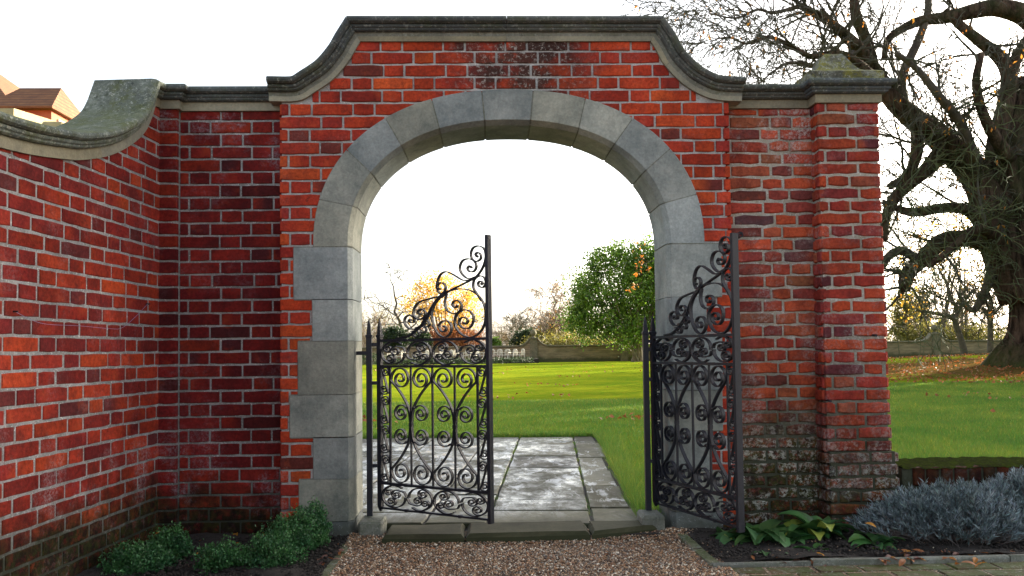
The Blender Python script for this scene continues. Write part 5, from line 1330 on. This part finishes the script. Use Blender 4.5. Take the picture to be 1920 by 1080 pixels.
# ------------------------------------------------------------------ far garden wall with ball finials
FW = 62.
fw = thing('garden_wall', 'long stone garden wall with moulded coping and ball finials beyond the lawn', 'wall', (5, FW, 0))
def fz(u, v): return at(u, v, FW).z
ZW = fz(1080, 650); ZW2 = fz(900, 652); ZW3 = fz(1700, 637)
piers = [(1000.5, 635, 7, 627, 6), (1170, 636, 7, 628, 6), (1755, 626, 7, 617, 6.2), (600, 640, 7, 632, 6), (1420, 636, 7, 626, 6)]
pxs = sorted([(at(p[0], 640, FW).x, at(p[0], p[1], FW).z, p[2] * (FW + 4.58) / F, p[4] * (FW + 4.58) / F) for p in piers])
zw = lambda x: ZW2 + 0 if x < pxs[1][0] else ZW
def topline():
    out = [(-60, ZW)]
    for (x, z, hw, r) in pxs:
        h = z - ZW - .12; w_ = 1.15
        out += [(x - hw - w_, ZW)] + [(x - hw - w_ * (1 - t), ZW + h * (t ** 2.6)) for t in (.25, .5, .7, .85, 1.)] + [(x + hw, ZW + h)] + [(x + hw + w_ * t, ZW + h * ((1 - t) ** 2.6)) for t in (.15, .3, .5, .75, 1.)]
    return out + [(75, ZW)]
TL = topline(); mb = MB(); prism(mb, [(-60, -.3)] + [(75, -.3)] + TL[::-1], FW, FW + .4); mb.build('wall_face', M['farwall'], fw)
mb = MB(); Pc, Nc = norm_up([Vector((x, FW, z)) for x, z in TL]); sweep(mb, Pc, Nc, [side]*len(Pc), [(.0, .02), (.03, .09), (.12, .10), (.16, .05)], .5); mb.build('coping', M['farcoping'], fw)
for (x, z, hw, r) in pxs:
    mb = MB(); mb.box(x - hw, x + hw, FW - .12, FW + .52, -.3, z - .02); mb.bevbox(x - hw - .08, x + hw + .08, FW - .2, FW + .6, z - .02, z + .10, .03); mb.build('pier', M['farcoping'], fw)
    mb = MB(); mb.lathe((x, FW + .2, z + .10), [(.17, 0), (.15, .04), (.08, .08), (.07, .14)] + [(r * math.sin(a), .14 + r - r * math.cos(a)) for a in np.linspace(.35, 3.14, 10)], 14); mb.build('ball_finial', M['farcoping'], fw, smooth=True)
# hedges in front of the wall
def hedge(label, x0, x1, Y, dep, h, mat, nm='low_hedge'):
    root = thing(nm, label, 'hedge', ((x0 + x1) / 2, Y, LZ)); n = int((x1 - x0) * 260 * h / .5); P = np.stack([rng.uniform(x0, x1, n), Y + rng.uniform(-dep, dep, n), LZ + h * rng.random(n) ** .6 * (.9 + .12 * np.sin(rng.uniform(x0, x1, n) * 2))], 1)
    leaves('foliage', P, M[mat], root, .14, .07); return root
hx0, hx1 = at(735, 670, 57).x, at(1000, 670, 57).x
hedge('low grey green hedge in front of the white chairs', hx0, hx1, 57, .5, .46, 'leaf_dark')
hedge('clipped dark green hedge at the left edge of the opening', at(650, 670, 56).x, at(722, 670, 56).x, 56, .8, .95, 'leaf_dark', 'dark_hedge')
# white garden chairs
def chair_parts():
    root = thing('garden_chair', None, 'chair', (0, 0, 0), 'white garden armchairs along the far wall')
    mb = MB(); mb.bevbox(-.26, .26, -.26, .24, .40, .45, .01); mb.build('seat', M['white'], root)
    mb = MB(); prism(mb, [(-.26, .45), (-.25, .80), (-.15, .90), (0, .93), (.15, .90), (.25, .80), (.26, .45), (.19, .45), (.18, .76), (.1, .83), (0, .85), (-.1, .83), (-.18, .76), (-.19, .45)][::-1], .22, .27)
    for x in (-.1, 0, .1): mb.box(x - .012, x + .012, .23, .26, .45, .83)
    mb.build('backrest', M['white'], root)
    for s in (-1, 1):
        mb = MB(); mb.bevbox(s * .28 - .035, s * .28 + .035, -.28, .26, .62, .66, .01); mb.box(s * .28 - .02, s * .28 + .02, -.26, -.22, .0, .62); mb.build('arm', M['white'], root)
        for y in (-.22, .22):
            mb = MB(); mb.box(s * .23 - .02, s * .23 + .02, y - .02, y + .02, 0, .40); mb.build('leg', M['white'], root)
    return root
ch0 = chair_parts(); chx = [735, 752, 781, 796, 825, 841, 853, 871, 890, 908, 921, 934, 949, 962, 976]
def dup(root):
    r = root.copy(); S.collection.objects.link(r)
    for c_ in list(root.children):
        q = c_.copy(); S.collection.objects.link(q); q.parent = r
    return r
chs = [ch0] + [dup(ch0) for _ in chx[1:]]
for i, (o_, u) in enumerate(zip(chs, chx)):
    o_.location = (at(u, 665, 60).x, 60., .28); o_.rotation_euler = (0, 0, random.uniform(-1.1, -.3)); o_.scale = (1.0, 1.0, 1.0)
    o_['label'] = ('white garden armchair nearest the middle pier of the far wall' if u == 976 else 'white garden armchair seen through the bars of the left gate' if u < 918 else 'white garden armchair in the open gap between gate and middle pier')
    o_['group'] = 'white garden armchairs behind the gate' if u < 918 else 'white garden armchairs in the open gap' if u != 976 else 'white garden armchair by the pier'
tr_ = MB(); tr_.box(hx0 - 1, hx1 + .5, 58.2, 62, .0, .40); tag(tr_.build('terrace', M['soil']), kind='structure')
# utility pole
b = at(937, 640, 95); mb = MB(); mb.tube([Vector((b.x, 95, 0)), Vector((b.x, 95, at(937, 622, 95).z))], .09, 6); mb.box(b.x - .5, b.x + .5, 94.95, 95.05, at(937, 624, 95).z - .1, at(937, 624, 95).z); tag(mb.build('wooden_pole', M['bark_pale']), 'distant wooden pole beyond the far wall beside the left gate stile', 'pole')
# ------------------------------------------------------------------ house at the upper left
HYy = 20.; hs = thing('house', 'house with orange tiled hipped roofs and stone parapet over the left wall', 'house', (at(0, 200, 24).x, 24, 0))
P = lambda u, v, Y: at(u, v, Y)
# dormer wing : ridge A-B, eaves C-D, hip D-E
A = P(30, 169, 22.6); B = P(73, 169, 22.6); B.z = A.z; C_ = P(48, 201, 21.2); D_ = P(80, 200, 21.2); D_.z = C_.z; E_ = P(118, 214, 22.6)
ez = C_.z; yE = 25.2; E_ = atz(119, 216, ez); xE = E_.x; yE = E_.y; print('house', A, B, C_, D_, E_)
yE = max(min(yE, 28), 22.5)
mb = MB(); Bk = Vector((C_.x, yE, ez)); E2 = Vector((E_.x, yE, ez)); 
rf = [C_, D_, E2, Bk, A, B]
def hip(mb, x0, x1, y0, y1, ze, zr, ridge_in, th=.06, over=.12):
    x0 -= over; x1 += over; y0 -= over; y1 += over; ym = (y0 + y1) / 2
    a = [(x0, y0, ze), (x1, y0, ze), (x1, y1, ze), (x0, y1, ze)]; r1 = (x0 + ridge_in, ym, zr); r2 = (x1 - ridge_in, ym, zr)
    lo = [(p[0], p[1], p[2] - th) for p in a]
    mb.add(a + [r1, r2] + lo, [(0, 1, 5, 4), (1, 2, 5), (2, 3, 4, 5), (3, 0, 4), (9, 8, 7, 6), (0, 6, 7, 1), (1, 7, 8, 2), (2, 8, 9, 3), (3, 9, 6, 0)])
# small wing
x0, x1 = P(50, 200, 21.2).x, P(80, 200, 21.2).x
zrd = A.z
hip(mb, x0 - 1.2, x1 + .25, 21.2, 23.6, ez, zrd, .42); mb.build('dormer_roof', M['tile'], hs)
mb = MB(); mb.box(x0 - 1.0, x1 + .2, 21.35, 23.5, 3, ez - .05); mb.build('dormer_wall', M['housebrick'], hs)
mb = MB(); mb.box(x1 + .2, x1 + .26, 21.7, 23.2, ez - .95, ez - .25); mb.build('window', M['white_render'], hs)
# main roof
zm_ = P(0, 147, 25).z; xm = P(52, 200, 24).x
mb = MB(); hip(mb, xm - 16, P(60, 200, 25).x, 23.8, 33, P(0, 205, 24).z, P(-60, 105, 28).z, 4.2); mb.build('roof', M['tile'], hs)
mb = MB(); mb.box(xm - 15.5, P(60, 200, 25).x, 24, 32.8, 0, P(0, 207, 24).z); mb.build('wall', M['housebrick'], hs)
# stone parapet bay running back along the line of sight
a1 = P(26, 203, 16.); z1 = a1.z; e1 = atz(140, 238, z1); print('parapet', a1, e1)
mb = MB(); mb.add([(a1.x - 5, 16., z1), (a1.x, 16., z1), (e1.x, e1.y, z1), (a1.x - 5, e1.y, z1), (a1.x - 5, 16., z1 - .34), (a1.x, 16., z1 - .34), (e1.x, e1.y, z1 - .34), (a1.x - 5, e1.y, z1 - .34)], [(0,1,2,3),(7,6,5,4),(0,4,5,1),(1,5,6,2),(2,6,7,3),(3,7,4,0)]); mb.build('parapet', M['parapet_stone'], hs)
mb = MB(); mb.add([(a1.x - 5, 16.1, z1 - .3), (a1.x - .1, 16.1, z1 - .3), (e1.x - .1, e1.y, z1 - .3), (a1.x - 5, e1.y, z1 - .3), (a1.x - 5, 16.1, 0), (a1.x - .1, 16.1, 0), (e1.x - .1, e1.y, 0), (a1.x - 5, e1.y, 0)], [(0,1,2,3),(0,4,5,1),(1,5,6,2),(2,6,7,3),(3,7,4,0)]); mb.build('bay_wall', M['housebrick'], hs)
a2 = P(117, 227, 14.); mb = MB(); mb.bevbox(P(78, 227, 14).x, a2.x, 14, 14.9, a2.z - .5, a2.z, .03); mb.box(P(80, 227, 14).x, a2.x - .05, 14.05, 14.85, 0, a2.z - .48); mb.build('parapet_pier', M['parapet_stone'], hs)
# ------------------------------------------------------------------ light
SUN_AZ, SUN_EL = 56., 13.
w = bpy.data.worlds.new('World'); S.world = w; w.use_nodes = True; wt = w.node_tree
sky = wt.nodes.new('ShaderNodeTexSky'); sky.sky_type = 'NISHITA'; sky.sun_disc = False
sky.sun_elevation = R(SUN_EL); sky.sun_rotation = R(SUN_AZ); sky.air_density = .9; sky.dust_density = 4.0; sky.ozone_density = .6; sky.altitude = 50
bg = wt.nodes['Background']; bg.inputs['Strength'].default_value = .15; hs_ = wt.nodes.new('ShaderNodeHueSaturation'); hs_.inputs['Saturation'].default_value = .5; hs_.inputs['Value'].default_value = 1.1; wt.links.new(sky.outputs[0], hs_.inputs['Color']); wt.links.new(hs_.outputs[0], bg.inputs['Color'])
sl = bpy.data.lights.new('sun', 'SUN'); sl.energy = 5; sl.angle = R(.5); sl.color = (1, .90, .72)
so = bpy.data.objects.new('sun', sl); S.collection.objects.link(so); so.location = (20, 20, 12)
dv = Vector((math.sin(R(SUN_AZ)) * math.cos(R(SUN_EL)), math.cos(R(SUN_AZ)) * math.cos(R(SUN_EL)), math.sin(R(SUN_EL))))
so.rotation_euler = dv.to_track_quat('Z', 'Y').to_euler()
S.view_settings.view_transform = 'Standard'; S.view_settings.look = 'None'; S.view_settings.exposure = 1.95; S.view_settings.gamma = 1
S.render.resolution_x = 1920; S.render.resolution_y = 1080
